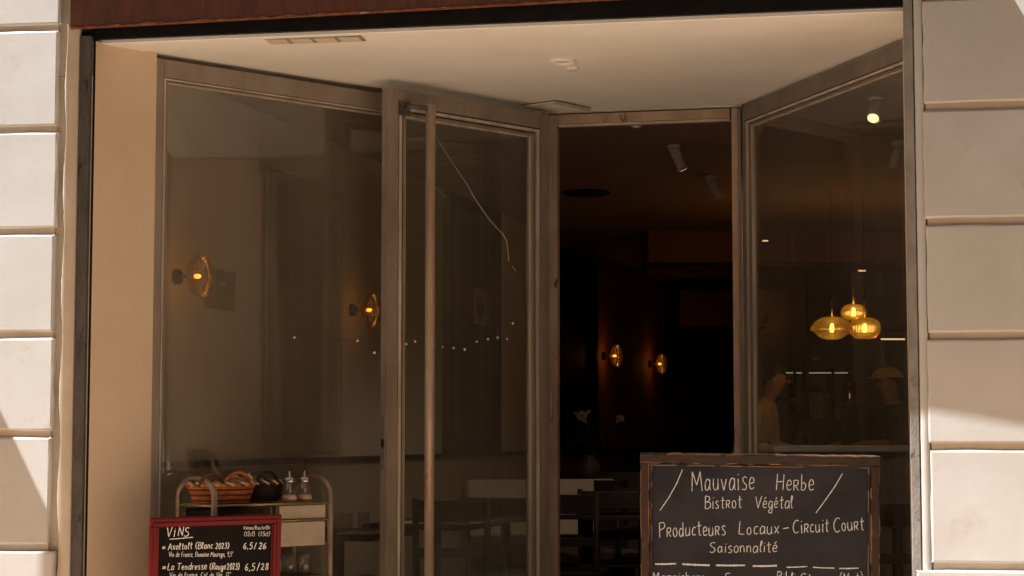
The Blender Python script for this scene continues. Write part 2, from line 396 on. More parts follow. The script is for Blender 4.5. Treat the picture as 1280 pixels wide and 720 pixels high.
# steel angle posts, and a black strip standing in for the shadow gap
bm = bbox(fx(98, 300)+.002, fx(111.5, 300), -.022, .02, -.004, 2.752, .002, 1); obj('steel_post_or_gap', bm, M['dark_steel'], bld, True)
bm = bbox(fx(111.8, 300), LR0[0]-.001+.0, .004, .030, -.004, 2.74, .0015, 1); obj('steel_post_or_gap', bm, M['black_steel'], bld, True)  # black strip painted in as the shade of the gap
bm = bbox(fx(1134, 300, -.02), fx(1145, 300, -.02), -.024, .012, -.004, 2.80, .002, 1); obj('steel_post_or_gap', bm, M['grey_steel'], bld, True)
# rusty beam over the entrance
def slab(x0, x1, y0, y1, zl, zr, z2):
    bm = bm_new(); v = [bm.verts.new(p) for p in ((x0,y0,zl),(x1,y0,zr),(x1,y1,zr),(x0,y1,zl),(x0,y0,z2),(x1,y0,z2),(x1,y1,z2),(x0,y1,z2))]
    for f in ((0,3,2,1),(4,5,6,7),(0,1,5,4),(1,2,6,5),(2,3,7,6),(3,0,4,7)): bm.faces.new([v[i] for i in f])
    return bm
bx0 = fx(88.5, 20, -.03)
zb0 = on_y(115, 36, -.03).z; zb1 = zb0+.062; bxe = fx(1147, 20, -.03)
obj('beam', slab(bx0, bxe, -.034, .0285, zb0+.006, zb1+.006, 3.05), M['rust'], bld, True)
# lower lip of the beam, uneven in height and coloured brighter orange
rnd = random.Random(3); bm = bm_new(); n = 150; rows = []
for i in range(n+1):
    x = bx0+.002+(bxe-bx0-.004)*i/n; z = zb0+(zb1-zb0)*i/n
    j = rnd.uniform(-.0012, .0012); hgt = .007+rnd.uniform(-.003, .004)
    rows.append([bm.verts.new(p) for p in ((x, -.030, z+j), (x, -.0375, z+j), (x, -.037, z+hgt), (x, -.0335, z+hgt+.001))])
for a, b in zip(rows, rows[1:]):
    for k in range(3): bm.faces.new((a[k], b[k], b[k+1], a[k+1]))
bmesh.ops.recalc_face_normals(bm, faces=bm.faces[:])
obj('beam_lip', bm, M['orange_edge'], bld, True)
bm = slab(fx(112, 40), XR+.02, .004, .026, 2.742, 2.766, 2.87); obj('beam_channel', bm, M['black_steel'], bld, True)
# unseen canopy added above the facade, flared and tapered to shade the doorway
cz = 3.01; PR = .030; ctop = cz+.04
SX = math.tan(SAZ); SZ = math.tan(SEL)/math.cos(SAZ)      # sideways shift and drop of the shadow per metre of projection
xa = fx(85, 300, -.021)+SX*.021-.022
def proj(px, py): return PR+(ctop-on_y(px, py, -PR).z)/SZ
pl, prr = proj(1160, 499), proj(1280, 519)
xl_, xr_ = fx(1160, 499, -PR)-SX*(pl-PR), fx(1280, 519, -PR)-SX*(prr-PR)
q_ = on_y(1269, 1, -PR); xR = q_.x-SX/SZ*(ctop-q_.z)+.0
sl = (prr-pl)/(xr_-xl_)
cpoly = [(xa, -.001), (xa-SX*.64, -.64), (-1.55, -.64), (-.9, -.56), (-.2, -.48), (xl_-.15, -pl+.15*sl), (xR, -(pl+sl*(xR-xl_))), (xR, -.001)]
can = thing('shade_canopy', 'unseen flared zinc canopy added above the entrance to cast its shade', 'canopy', (0, 0, cz))
bm = bm_new(); prism(bm, cpoly, cz, ctop); obj('shade_plate', bm, M['zinc'], can, True)
for x in (-1.5, .2, 1.2):
    bm = bm_new(); tube(bm, [(x, -.01, cz+.5), (x, -.36, cz+.042)], .01); obj('stay_rod', bm, M['black_steel'], can, True)
can2 = thing('left_shade_canopy', 'unseen flat zinc canopy added on the left to shade the pier', 'canopy', (-4, 0, cz))  # unseen canopy added only for its shadow on the lower left pier
q_ = on_y(0, 512, -PR); px0 = q_.x-SX/SZ*(ctop-q_.z)
bm = bm_new(); prism(bm, [(-5.9, -.001), (-5.9, -.575), (px0, -.575), (px0, -.001)], cz, ctop); obj('shade_plate', bm, M['zinc'], can2, True)
for x in (-5.5, -3.8):
    bm = bm_new(); tube(bm, [(x, -.01, cz+.5), (x, -.5, cz+.042)], .01); obj('stay_rod', bm, M['black_steel'], can2, True)

# soffit of the recess (rises slightly to the right)
def sof(x): return 2.734+.022*(x+1.6)/3.05
soff = [(LR0[0]-.02, .1985), (XR+.03, .1985), (XR+.03, .56), (RP1[0]+.05, 1.93), (LP1[0]-.0, 1.93), (LP0[0]-.07, .44)]
bm = bm_new(); prism(bm, soff, 0, .018)
for v in bm.verts: v.co.z += sof(v.co.x)
struct('soffit', bm, M['soffit'])
bm = bbox(LR0[0]-.02, XR+.02, .028, .198, -.0055, .017, .003, 1)
for v in bm.verts: v.co.z += sof(v.co.x)
struct('soffit_lip', bm, M['soffit'])
bm = bm_new(); prism(bm, [(LR0[0]-.3, .41), (XR+.033, .51), (6, .51), (6, 2.1), (-3, 2.1), (-3, .41)], 2.86, 2.9); struct('ceiling_void', bm, M['ceil_in'])

# ------------------------------------------------------------------ interior shell
def wallpt(D): return wxy(-1.53+(D-8.5)*.2736, D)
wa, wb = wallpt(7.35), wallpt(23.3)
bm = bm_new(); oriented(bm, wallpt(7.3), wallpt(14.6), 0, .2, 1.09, 2.86); struct('left_room_wall', bm, M['wall_in'])
bm = bm_new(); oriented(bm, wallpt(14.602), wb, 0, .2, 1.09, 2.86); struct('rear_left_wall', bm, M['wall_red'])
bm = bm_new(); oriented(bm, wallpt(7.3), wallpt(14.6), 0, .2, -.004, 1.088); struct('left_dado_wall', bm, M['wall_dado'])
bm = bm_new(); oriented(bm, wallpt(14.602), wb, 0, .2, -.004, 1.088); struct('rear_dado_wall', bm, M['wall_red'])
bm = bm_new(); oriented(bm, wallpt(7.9), wallpt(14.6), -.022, -.001, 1.075, 1.105); struct('dado_rail', bm, M['darkwood'])
bm = bm_new(); oriented(bm, wallpt(14.65), wallpt(23), -.022, -.001, 1.075, 1.105); struct('rear_dado_rail', bm, M['darkwood'])
bm = bm_new(); box(bm, -2.3, 7.2, .41, 17.2, -.2, -.005); struct('floor', bm, M['floor_in'])
bm = bm_new(); box(bm, -2.3, 7.2, 1.95, 17.2, 2.862, 3.0); struct('ceiling', bm, M['ceil_in'])
bm = bm_new(); box(bm, -2.3, 7.2, 16.6, 16.8, -.004, 2.86); struct('rear_wall', bm, M['wall_red'])
bm = bm_new(); box(bm, 5.6, 5.8, .501, 16.6, -.004, 2.86); struct('right_room_wall', bm, M['wall_red'])
bm = bm_new(); box(bm, XR+.04, 5.6, .502, .60, -.004, 2.86); struct('front_inner_wall', bm, M['wall_in'])
bm = bm_new(); box(bm, -2.3, LP0[0]-.26, .402, .46, -.004, 2.86); struct('left_inner_wall', bm, M['wall_in'])
# bulkhead that closes the gap between soffit and room ceiling, over the glazing
bm = bm_new(); oriented(bm, LP0, LP1, .02, .10, 2.741, 2.86); oriented(bm, LP1, RP1, .02, .10, 2.741, 2.86); oriented(bm, RP1, RP0, .02, .10, 2.741, 2.86)
struct('bulkhead', bm, M['soffit'])

# ================================================================== glazing
def panel(name, label, A, B, zt, specs, matf, matg, zb=0.0, thick=.05, beadw=.014, parent=None, cat='window'):
    """local frame: x along A->B, y towards inside; specs = (left stile, right stile, head, foot)"""
    A = Vector(A); B = Vector(B); L = (B-A).length; rz = math.atan2(B.y-A.y, B.x-A.x)
    t = thing(name, label, cat, (A.x, A.y, zb), rz); H = zt-zb
    ls, rs, hd, ft = specs
    obj('stile', bbox(0, ls, 0, thick, 0, H, .003, 2), matf, t)
    obj('stile', bbox(L-rs, L, 0, thick, 0, H, .003, 2), matf, t)
    obj('head_rail', bbox(ls+.001, L-rs-.001, .001, thick-.001, H-hd, H-.001, .003, 2), matf, t)
    obj('foot_rail', bbox(ls+.001, L-rs-.001, .001, thick-.001, 0.001, ft, .003, 2), matf, t)
    # stepped glazing beads: ridges, pale as edge highlights, and gaps painted black for shade
    off = 0.0
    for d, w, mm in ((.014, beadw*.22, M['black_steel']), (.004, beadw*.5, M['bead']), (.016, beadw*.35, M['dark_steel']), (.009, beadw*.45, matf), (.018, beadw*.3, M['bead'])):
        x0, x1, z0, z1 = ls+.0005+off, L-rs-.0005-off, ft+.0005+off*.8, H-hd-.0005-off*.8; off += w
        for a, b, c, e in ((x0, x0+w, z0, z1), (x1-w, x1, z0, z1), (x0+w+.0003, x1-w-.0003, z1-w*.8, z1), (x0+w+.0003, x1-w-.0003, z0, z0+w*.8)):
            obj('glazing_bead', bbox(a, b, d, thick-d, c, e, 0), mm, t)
    obj('pane', bbox(ls+beadw*1.2, L-rs-beadw*1.2, thick/2-.003, thick/2+.003, ft+beadw, H-hd-beadw*.8, 0), matg, t)
    return t, L, H
lp, LL, LH = panel('fixed_window', 'large fixed shop window on the left, angled inwards behind the bar cart', LP0, LP1, 2.716, (.036, .06, .074, .14), M['frame'], M['glass_l'])
rp, RL, RH = panel('side_window', 'fixed shop window on the right, angled inwards beside the open doorway', RP1, (XR+.045, .405), 2.742, (.032, .04, .075, .14), M['frame_dark'], M['glass_r'], beadw=.022)

# door frame (jambs and head of the open doorway)
dfA = Vector(LP1); dfB = Vector(RP1); tt = (dfB-dfA).normalized()
df = thing('door_frame', 'worn wooden frame around the open doorway', 'door frame', (dfA.x, dfA.y, 0), math.atan2(tt.y, tt.x))
DL = (dfB-dfA).length
obj('jamb', bbox(.002, .062, .0, .06, 0, 2.733, .003), M['jamb'], df)
obj('jamb', bbox(DL-.046, DL-.018, -.005, .06, 0, 2.733, .003), M['jamb'], df)
obj('jamb_bead', bbox(DL-.0178, DL-.002, -.012, .05, 0, 2.733, .002), M['frame_dark'], df)
obj('head', bbox(.063, DL-.053, .0, .055, 2.688, 2.7325, .003), M['jamb'], df)
obj('head_bead', bbox(.063, DL-.053, .012, .048, 2.677, 2.6875, .002), M['bead'], df)
obj('threshold', bbox(.063, DL-.053, -.01, .08, -.003, .018, .004), M['dark_steel'], df)

# the open door leaf
hD = 8.60; lD = 7.90
hin = wxy((686.5-640)/F*hD, hD); lat = wxy((484.5-640)/F*lD, lD)
door, DLn, DH = panel('glass_door', 'tall glazed door leaf standing open with a long tubular pull handle', lat, hin, 2.70, (.056, .050, .070, .20), M['frame'], M['glass_d'], zb=.012, thick=.045, beadw=.032, cat='door')
# pull handle: tube on brackets, stands off the leaf towards the street
hx = .172
bm = bm_new(); tube(bm, [(hx, -.075, .35), (hx, -.075, 2.625)], .0215, 18); hnd = obj('pull_handle', bm, M['handle'], door)
for z in (2.605, .50):
    bm = bm_new(); tube(bm, [(hx-.085, .0, z+.005), (hx-.08, -.045, z+.005), (hx, -.075, z)], .011, 8); box(bm, hx-.115, hx-.055, -.007, -.001, z-.03, z+.03); obj('bracket', bm, M['dark_steel'], hnd)
# lock plate on the free edge
bm = bbox(-.0045, .0, .012, .034, 1.07, 1.30, .0012, 1); lk = obj('lock_plate', bm, M['metal'], door)
bm = bbox(-.010, -.0042, .017, .029, 1.16, 1.195, .001, 1); obj('latch_bolt', bm, M['black_steel'], lk)
for z in (1.085, 1.285):
    bm = bm_new(); lathe(bm, [(.0001, -.0055), (.004, -.005), (.004, -.004)], (0, .023, z), 8, axis='X'); obj('screw', bm, M['dark_steel'], lk)
for z in (.3, 1.35, 2.4):
    bm = bm_new(); tube(bm, [(DLn+.006, -.006, z-.06), (DLn+.006, -.006, z+.06)], .009, 10); obj('hinge', bm, M['frame'], door)
# crack running across the door glass
def door_pt(px, py, yy=-.0):      # point on the leaf's glass plane
    o = Vector(cam.location); r = at(px, py, 8.0)-o
    A = Vector((lat[0], lat[1])); dd = (Vector(hin)-A).normalized(); nn = Vector((-dd.y, dd.x))
    p0 = A+nn*yy; tq = (p0-Vector((o.x, o.y))).dot(nn)/Vector((r.x, r.y)).dot(nn); p = o+r*tq
    q = Vector((p.x, p.y))-A; return (q.dot(dd), q.dot(nn), p.z-.012)
crk = [(543,165),(551,181),(562,198),(574,216),(586,234),(592,246),(603,262),(613,276),(622,286),(629,293),(634,303),(635,315),(636,326)]
bm = bm_new(); tube(bm, [door_pt(x, y, .0185) for x, y in crk], [.0007+.0006*(i > 4) for i in range(len(crk))], 4); obj('glass_crack', bm, M['scratch'], door)
bm = bm_new(); tube(bm, [door_pt(x, y, .0185) for x, y in ((641,333),(643,336),(645,339))], .0010, 4); obj('glass_crack', bm, M['scratch'], door)
bm = bm_new(); tube(bm, [door_pt(x, y, .0185) for x, y in ((545,234),(550,239),(557,247))], .0006, 4); obj('glass_crack', bm, M['scratch'], door)

# ceiling bits in the recess
def ceil_at(px, py, z=2.742):
    r, v = _ray(px, py); D = (z-EYE)/v; return at(px, py, D)
c = ceil_at(703, 77); t = thing('recessed_downlight', 'round recessed ceiling downlight, unlit, in the middle of the white soffit', 'downlight', (c.x, c.y, sof(c.x)))
bm = bm_new(); lathe(bm, [(.054,.001),(.055,-.008),(.046,-.012),(.040,-.008),(.036,-.001)], n=24); obj('trim_ring', bm, M['soffit'], t)
bm = bm_new(); lathe(bm, [(.0001,-.003),(.03,-.004),(.0355,-.001)], n=20); obj('lens', bm, M['paper'], t)
c = ceil_at(715, 86); bm = bm_new(); lathe(bm, [(.0001,-.009),(.026,-.009),(.03,.001)], (c.x, c.y, sof(c.x)), 20)
tag(obj('smoke_detector', bm, M['soffit']), 'small flat round cap on the soffit behind the downlight', 'smoke detector')
# vent grille set in the soffit lip
a, b = on_y(335, 44, .11).x, on_y(455, 40, .11).x
t = thing('vent_grille', 'slim slotted vent set along the front lip of the soffit, left of centre', 'vent', ((a+b)/2, .105, sof((a+b)/2)-.0055))
bm = bm_new(); box(bm, -(b-a)/2, (b-a)/2, -.048, .048, -.0015, -.0002); obj('backing', bm, M['grey_steel'], t)
for k in range(4):
    w = (b-a)/4; x = -(b-a)/2+k*w
    bm = bm_new(); box(bm, x+.004, x+w-.012, -.038, .038, -.005, -.0016); obj('slat', bm, M['margin'], t)
# access hatch
q = [ceil_at(*p) for p in ((652,131),(695,125.5),(737,135),(700,139))]
t = thing('ceiling_hatch', 'square access hatch with a metal rim in the soffit above the door hinge', 'hatch', (q[0].x, q[0].y, 2.742))
ce = sum(q, Vector())/4
for i in range(4):
    a, b = q[i], q[(i+1) % 4]; bm = bm_new(); dv = (b-a).normalized(); nv = Vector((-dv.y, dv.x, 0))
    prism(bm, [(a+nv*.011).to_2d(), (b+nv*.011).to_2d(), (b-nv*.006).to_2d(), (a-nv*.006).to_2d()], 2.728+.0004*i, 2.7385); obj('rim', bm, M['bead'], t, True)
bm = bm_new(); prism(bm, [(p*.9+ce*.1).to_2d() for p in q], 2.734, 2.7395); obj('hatch_plate', bm, M['soffit'], t, True)

# ================================================================== hand lettering
G = {}
def gl(ch, w, s): G[ch] = (w, [(st_[0] == '!', [tuple(float(q) for q in p.split(',')) for p in st_.lstrip('!').split()]) for st_ in s.split('|')])
gl('h',4.4,'!.5,10 .4,0|.4,3.4 2,5.8 3.6,5 3.9,0'); gl('M',8,'!0,0 .8,10 3.8,3 6.8,10 7.8,0'); gl('H',6.5,'!.3,0 .6,10|!5.8,0 6,9.6|!.4,5 6,5.4'); gl('B',5.6,'!.5,0 .6,10|.6,10 4.6,9.2 4.4,6.4 .8,5.3|.8,5.3 5.4,4.6 5,.8 .5,0')
gl('V',6,'!0,9.6 2.8,0 6,10'); gl('P',5.6,'!.6,-.4 .5,10|.3,9.6 4.6,9.8 5.2,6.6 .7,4.8'); gl('L',5.5,'!1.2,10 .4,.5 5,0'); gl('C',6.5,'6.4,9.4 3.6,10 .8,6.4 .9,2.4 3.2,0 6.2,1.2')
gl('S',6,'5.8,9.4 3.6,10.2 1.2,8.4 2.4,6 4.8,4.4 5.2,1.8 2.6,0 .2,.8'); gl('N',6,'!.3,0 .8,9.6 5.2,.2 5.6,10'); gl('T',6.5,'!0,9.6 6.5,9.9|!3.3,9.8 3,0'); gl('A',6.2,'!0,0 3.2,10 6,0|!1,3.6 5,3.8')
gl('D',6,'!.6,0 .7,10|.6,10 4.2,9.6 5.8,5.6 4,1 .4,0'); gl('F',5,'!.6,0 .8,9.8 5,10|!.7,5.4 4,5.6'); gl('R',5.6,'!.5,0 .6,10|.6,9.8 4.8,9.6 4.6,6.2 .7,5|!2,5 5.4,0')
gl('#',4.4,'!.4,0 .4,6|.3,6 3.6,6 3.2,3.4 .5,3|!1.6,3 4,0')           # small-cap R
gl('a',4.6,'4,5 2,6 .4,3.6 .6,.6 2.4,.2 4,3|!4.1,5.8 4,.8 4.8,.1'); gl('u',4.5,'.3,6 .3,1.4 1.8,0 3.6,1.6 4,6|!4,6 4.1,.1'); gl('v',4.2,'!0,6 2,0 4.2,6'); gl('i',1.6,'!.8,6 .8,.1|!.9,8 1.1,8.6')
gl('s',3.8,'3.6,5.6 2.2,6.2 .8,5 1.8,3.4 3.4,2 2.6,.2 .2,.4'); gl('e',4,'.4,3 3.6,3.6 3.2,5.8 1.4,5.8 .3,3 1.4,.3 4,.9'); gl('b',4.3,'!.5,10 .4,0|.4,3.6 2.4,5 4,3 2.6,.2 .4,.4'); gl('t',3.6,'1.8,9.4 1.7,3 2,.4 3.4,.4|!0,6.4 3.8,6.8')
gl('r',3.2,'!.5,6 .5,0|.5,3.8 1.8,5.8 3.2,5.6'); gl('o',4.3,'2.2,6 .5,4.2 .8,.8 2.6,.1 4,2.4 3.4,5.4 2,6'); gl('g',4.3,'4,5.2 2,6 .4,3.6 1,.8 2.6,.6 4,4|4,5.8 4,-1 3,-3.8 1,-3.4 .6,-1.8 4.2,.4'); gl('l',2,'.4,4 1.8,8.6 1.2,10 .5,8 .6,1 2,.2')
gl('d',4.5,'4,4.6 2,5.8 .4,3.4 .8,.5 2.6,.3 4,3|!4.1,10 4.1,0'); gl('c',3.8,'3.8,5.4 2,6 .4,3.4 1.2,.4 3.8,.8'); gl('n',4.4,'!.4,6 .5,0|.5,3.6 2,5.8 3.6,5 3.9,0'); gl('m',6.4,'!.4,6 .5,0|.5,4 1.8,5.8 3,4.8 3.1,0|3.1,4 4.6,5.8 5.8,4.8 6,0')
gl('x',4.2,'!0,6 4,0|!4,6 .2,0'); gl('y',4.2,'!.2,6 2.2,1|!4.2,6 1.6,-3.6'); gl('q',4.3,'4,5 2,6 .4,3 1.6,.4 4,3|!4.1,6 4,-4'); gl('p',4.3,'!.5,6 .4,-4|.5,4.6 2.4,6 4,3.2 2.4,.2 .5,1')
gl('z',4,'!.2,5.8 3.8,5.8 .2,.2 4,.2'); gl('-',4.6,'!.4,4.4 4.2,4.6'); gl('/',4,'!0,-.5 4,10.5'); gl('(',3,'2.8,11 .8,8 .6,3 2.6,-1'); gl(')',3,'.2,11 2.2,8 2.4,3 .4,-1'); gl(',',1.6,'!1,.6 .3,-1.8'); gl("'",1.5,'!.8,10 .6,7.8')
gl('0',4.6,'2.4,9.6 .6,6 1,1.4 3,.2 4.4,4.4 3.6,9 2.2,9.6'); gl('1',2.6,'!.3,7.8 1.8,9.8 1.7,0'); gl('2',4.8,'.4,7.8 2.4,10 4.2,7.8 2.8,4 .3,.3|!.3,.3 4.6,.2'); gl('3',4.6,'.4,9 3,10 4,7.6 1.8,5.4|1.8,5.4 4.6,4 3.2,.4 .2,.8')
gl('5',4.6,'!4.4,10 1.2,9.8 .9,5.6|.9,5.6 3.8,5.8 4.2,1.8 1.6,0 .2,1'); gl('6',4.6,'4,9.8 1.4,7 .5,2.4 2.4,0 4.2,2.4 3,4.8 .8,3.4'); gl('7',4.4,'!.3,9.6 4.3,9.8 1.6,0|!1.2,5 3.6,5.2'); gl('8',4.6,'2.4,5.4 .8,7.4 2.2,9.8 3.9,8 2.4,5.4 .5,2.6 2.2,.1 4.2,2.4 2.4,5.4')
gl('9',4.4,'4,7 2,5 .5,7.4 2.2,9.8 4,8 3.6,3 2.6,0'); gl('*',4,'!2,1.6 2,7|!.2,2.8 3.8,5.8|!.2,5.8 3.8,2.8'); gl('°',2.4,'1.2,10 .4,9 1.2,8 2,9 1.2,10'); gl(' ',3.4,''.join('!0,0 0,0'))
G['é'] = (4, G['e'][1]+[(True, [(1.6,7.4),(3.2,9.2)])]); G['î'] = G['i']; G['è'] = G['é']; G['^'] = (1.6, [(True, [(.8,10),(.8,.1)]), (True, [(.6,12.2),(1.0,12.4)])])
def catmull(p, k=5):
    if len(p) < 3: return p
    P = [p[0]]+p+[p[-1]]; out = []
    for i in range(1, len(P)-2):
        for j in range(k):
            t = j/k; a, b, c, d = P[i-1], P[i], P[i+1], P[i+2]
            out.append(tuple(.5*((2*b[m])+(-a[m]+c[m])*t+(2*a[m]-5*b[m]+4*c[m]-d[m])*t*t+(-a[m]+3*b[m]-3*c[m]+d[m])*t**3) for m in (0, 1)))
    out.append(p[-1]); return out
def strokes(text, x0, y0, x1, y1, h, seedk=0):
    """strokes in board coordinates: text fitted between (x0,y0) and (x1,y1), cap height h"""
    rnd = random.Random(seedk+len(text)); tot = sum((G[c][0]+1.5) for c in text)-1.5
    L = math.hypot(x1-x0, y1-y0); ux, uy = (x1-x0)/L, (y1-y0)/L; sx = L/tot; sy = h/10; out = []; cx = 0
    for c in text:
        w, ss = G[c]
        if c != ' ':
            jy = rnd.uniform(-.35, .35)*sy; js = rnd.uniform(.93, 1.07); sk = rnd.uniform(.0, .10)
            for straight, pts in ss:
                q = pts if straight else catmull(pts)
                out.append([(x0+ux*(cx+(a+sk*b)*js*.98)*sx-uy*(b*sy*js+jy), y0+uy*(cx+(a+sk*b)*js*.98)*sx+ux*(b*sy*js+jy)) for a, b in q])
        cx += w+1.5
    return out
def ribbons(lines, w, y=-.0010, seedk=1):
    rnd = random.Random(seedk); bm = bm_new()
    for ln in lines:
        if len(ln) < 2: continue
        pts = []
        for a, b in zip(ln, ln[1:]):
            n = max(1, int(math.hypot(b[0]-a[0], b[1]-a[1])/.004))
            for k in range(n): pts.append((a[0]+(b[0]-a[0])*k/n, a[1]+(b[1]-a[1])*k/n))
        pts.append(ln[-1]); L = []; Rr = []
        for i, p in enumerate(pts):
            a = pts[max(0, i-1)]; b = pts[min(len(pts)-1, i+1)]; dx, dy = b[0]-a[0], b[1]-a[1]; l = math.hypot(dx, dy) or 1
            ww = w*.5*rnd.uniform(.72, 1.22); nx, ny = -dy/l*ww, dx/l*ww
            L.append(bm.verts.new((p[0]+nx, y, p[1]+ny))); Rr.append(bm.verts.new((p[0]-nx, y, p[1]-ny)))
        for i in range(len(pts)-1): bm.faces.new((L[i], L[i+1], Rr[i+1], Rr[i]))
    return bm

# a leaning board: local x along the top, local z up the slope, local y back
class Board:
    def __init__(s, tl_px, tr_px, Dl, Dr, lean, name, label, cat):
        s.TL = at(*tl_px, Dl); s.TR = at(*tr_px, Dr); zt = (s.TL.z+s.TR.z)/2
        ux = (s.TR-s.TL); s.W = ux.length; roll = math.atan2(ux.z, Vector((ux.x, ux.y)).length)
        rz = math.atan2(ux.y, ux.x); s.lean = lean
        s.M = Matrix.Translation(s.TL) @ Matrix.Rotation(rz, 4, 'Z') @ Matrix.Rotation(-lean, 4, 'X') @ Matrix.Rotation(-roll, 4, 'Y')
        s.root = thing(name, label, cat); s.root.matrix_basis = s.M
        s.inv = s.M.inverted()
    def p(s, px, py):
        o = s.inv @ Vector(cam.location); q = s.inv @ at(px, py, 7.0); d = q-o; k = -o.y/d.y; r = o+d*k
        return (r.x, r.z)
    def write(s, text, px0, py0, px1, py1, hpx, w, m, name='chalk_lettering', sd=0):
        a = s.p(px0, py0); b = s.p(px1, py1); c = s.p(px0, py0-hpx); h = math.hypot(c[0]-a[0], c[1]-a[1])
        return obj(name, ribbons(strokes(text, *a, *b, h, sd), w, seedk=sd+3), m, s.root)
    def line(s, pts, w, m, name='chalk_line', sd=0):
        return obj(name, ribbons([[s.p(*q) for q in pts]], w, seedk=sd+9), m, s.root)

# ---- big chalkboard
B = Board((800.5,566), (1100,570), 7.06, 6.93, R(-9), 'chalkboard', 'large black slate chalkboard in a worn wooden frame, standing right of the doorway', 'chalkboard')
Wd = B.W; Hh = 1.12; fw = .033; fh = .036
def plank(x0, x1, z0, z1, y0, y1, sd, rag=.0016):     # worn board: edges wander a little
    rnd = random.Random(sd); bm = bm_new(); long_x = (x1-x0) > (z1-z0); L = (x1-x0) if long_x else (z1-z0); n = int(L/.02)
    rows = []; worn = [rnd.random() < .5, rnd.random() < .5]
    for i in range(n+1):
        t = i/n; a = rnd.uniform(-rag, rag); b = rnd.uniform(-rag, rag); e = .003
        if long_x:
            x = x0+L*t; sec = [(x, y1, z0+a), (x, y0+e, z0+a), (x, y0, z0+a+e), (x, y0, z1+b-e), (x, y0+e, z1+b), (x, y1, z1+b)]
        else:
            z = z0+L*t; sec = [(x0+a, y1, z), (x0+a, y0+e, z), (x0+a+e, y0, z), (x1+b-e, y0, z), (x1+b, y0+e, z), (x1+b, y1, z)]
        rows.append([bm.verts.new(p) for p in sec])
    for A, C in zip(rows, rows[1:]):
        for q in (0, 1):
            if rnd.random() < .22: worn[q] = not worn[q]
        for k in range(6):
            f = bm.faces.new((A[k], A[(k+1)%6], C[(k+1)%6], C[k]))
            f.material_index = 1 if (k in (0, 1) and worn[0]) or (k in (3, 4) and worn[1]) else 0
    bm.faces.new(rows[0]); bm.faces.new(rows[-1]); bmesh.ops.recalc_face_normals(bm, faces=bm.faces[:]); return bm
obj('frame_rail', plank(.0, Wd, -fh, 0, -.018, .012, 1), [M['oldwood_h'], M['woodedge']], B.root)
obj('frame_rail', plank(.0, Wd, -Hh, -Hh+fh, -.018, .012, 2), [M['oldwood_h'], M['woodedge']], B.root)
obj('frame_stile', plank(.0, fw, -Hh+fh+.001, -fh-.001, -.0175, .012, 3), [M['oldwood'], M['woodedge']], B.root)
obj('frame_stile', plank(Wd-fw, Wd, -Hh+fh+.001, -fh-.001, -.0175, .012, 4), [M['oldwood'], M['woodedge']], B.root)
iw = .010
for x0, x1, z0, z1, sd in ((fw+.001, Wd-fw-.001, -fh-iw, -fh-.001, 5), (fw+.001, fw+iw, -Hh+fh+.002, -fh-iw-.001, 6), (Wd-fw-iw, Wd-fw-.001, -Hh+fh+.002, -fh-iw-.001, 7)):
    obj('inner_bead', plank(x0, x1, z0, z1, -.010, .010, sd, .0006), [M['oldwood_h'], M['frame_dark']], B.root)
obj('slate', bbox(fw-.002, Wd-fw+.002, 0.0, .008, -Hh+fh-.002, -fh+.002, 0), M['slate'], B.root)
for x in (.01, Wd-.05):      # rear prop legs of the easel
    bm = bm_new(); v = box(bm, x, x+.04, .013, .035, -1.15, -.02)
    for q in v:
        if q.co.z < -1: q.co.y += .40
    obj('prop_leg', bm, M['oldwood'], B.root)
ck = M['chalk']; w1 = .0031
B.write('Mauvaise', 865, 614, 943, 612, 25, w1, ck, sd=1); B.write('He#be', 970, 612, 1017, 613, 21, w1, ck, sd=2)
B.write('Bist#ot', 881, 636, 927, 635, 16, w1*.95, ck, sd=3); B.write('Végétal', 944, 635, 991, 635, 15, w1*.95, ck, sd=4)
B.write('P#oducteu#s', 824, 671, 907, 669, 18, w1, ck, sd=5); B.write('Locaux', 923, 668, 974, 667, 16, w1, ck, sd=6)
B.write('-', 979, 667, 987, 666, 14, w1*1.1, ck, sd=7); B.write('Ci#cuit', 991, 667, 1036, 665, 17, w1, ck, sd=8); B.write('Cou#t', 1042, 665, 1080, 662, 17, w1, ck, sd=9)
B.write('Saisonnalité', 887, 691, 971, 690, 13, w1*.95, ck, sd=10)
B.line([(853,587),(846,604),(836,622),(825,638)], w1*1.05, ck); B.line([(1053,592),(1043,609),(1031,626),(1020,641)], w1*1.05, ck)
for i, (a, ya, b, yb, ww) in enumerate(((819,705,845,704.5,.0066),(853,705,887,706.5,.0066),(895,706.5,931,706.5,.0066),(941,707.5,971,707,.0066),(983,709,1009,708,.0040),(1016,709,1043,710,.0040),(1049,710.5,1073,710,.0044))):
    B.line([(a,ya),((a+b)/2,(ya+yb)/2+.3),(b,yb)], ww, ck, sd=i)
B.write('*', 807, 719, 814, 719, 12, w1, ck, sd=11); B.write('Ma#aichers', 816, 726, 880, 727, 11, w1, ck, sd=12); B.write('Fermes', 906, 728, 948, 728, 11, w1, ck, sd=13)
B.write('Bibli', 971, 728, 994, 728, 13, w1, ck, sd=15); B.write('St', 1000, 728, 1014, 728, 11, w1, ck, sd=16); B.write('(Mat)', 1050, 728, 1078, 728, 12, w1*.8, ck, sd=17)

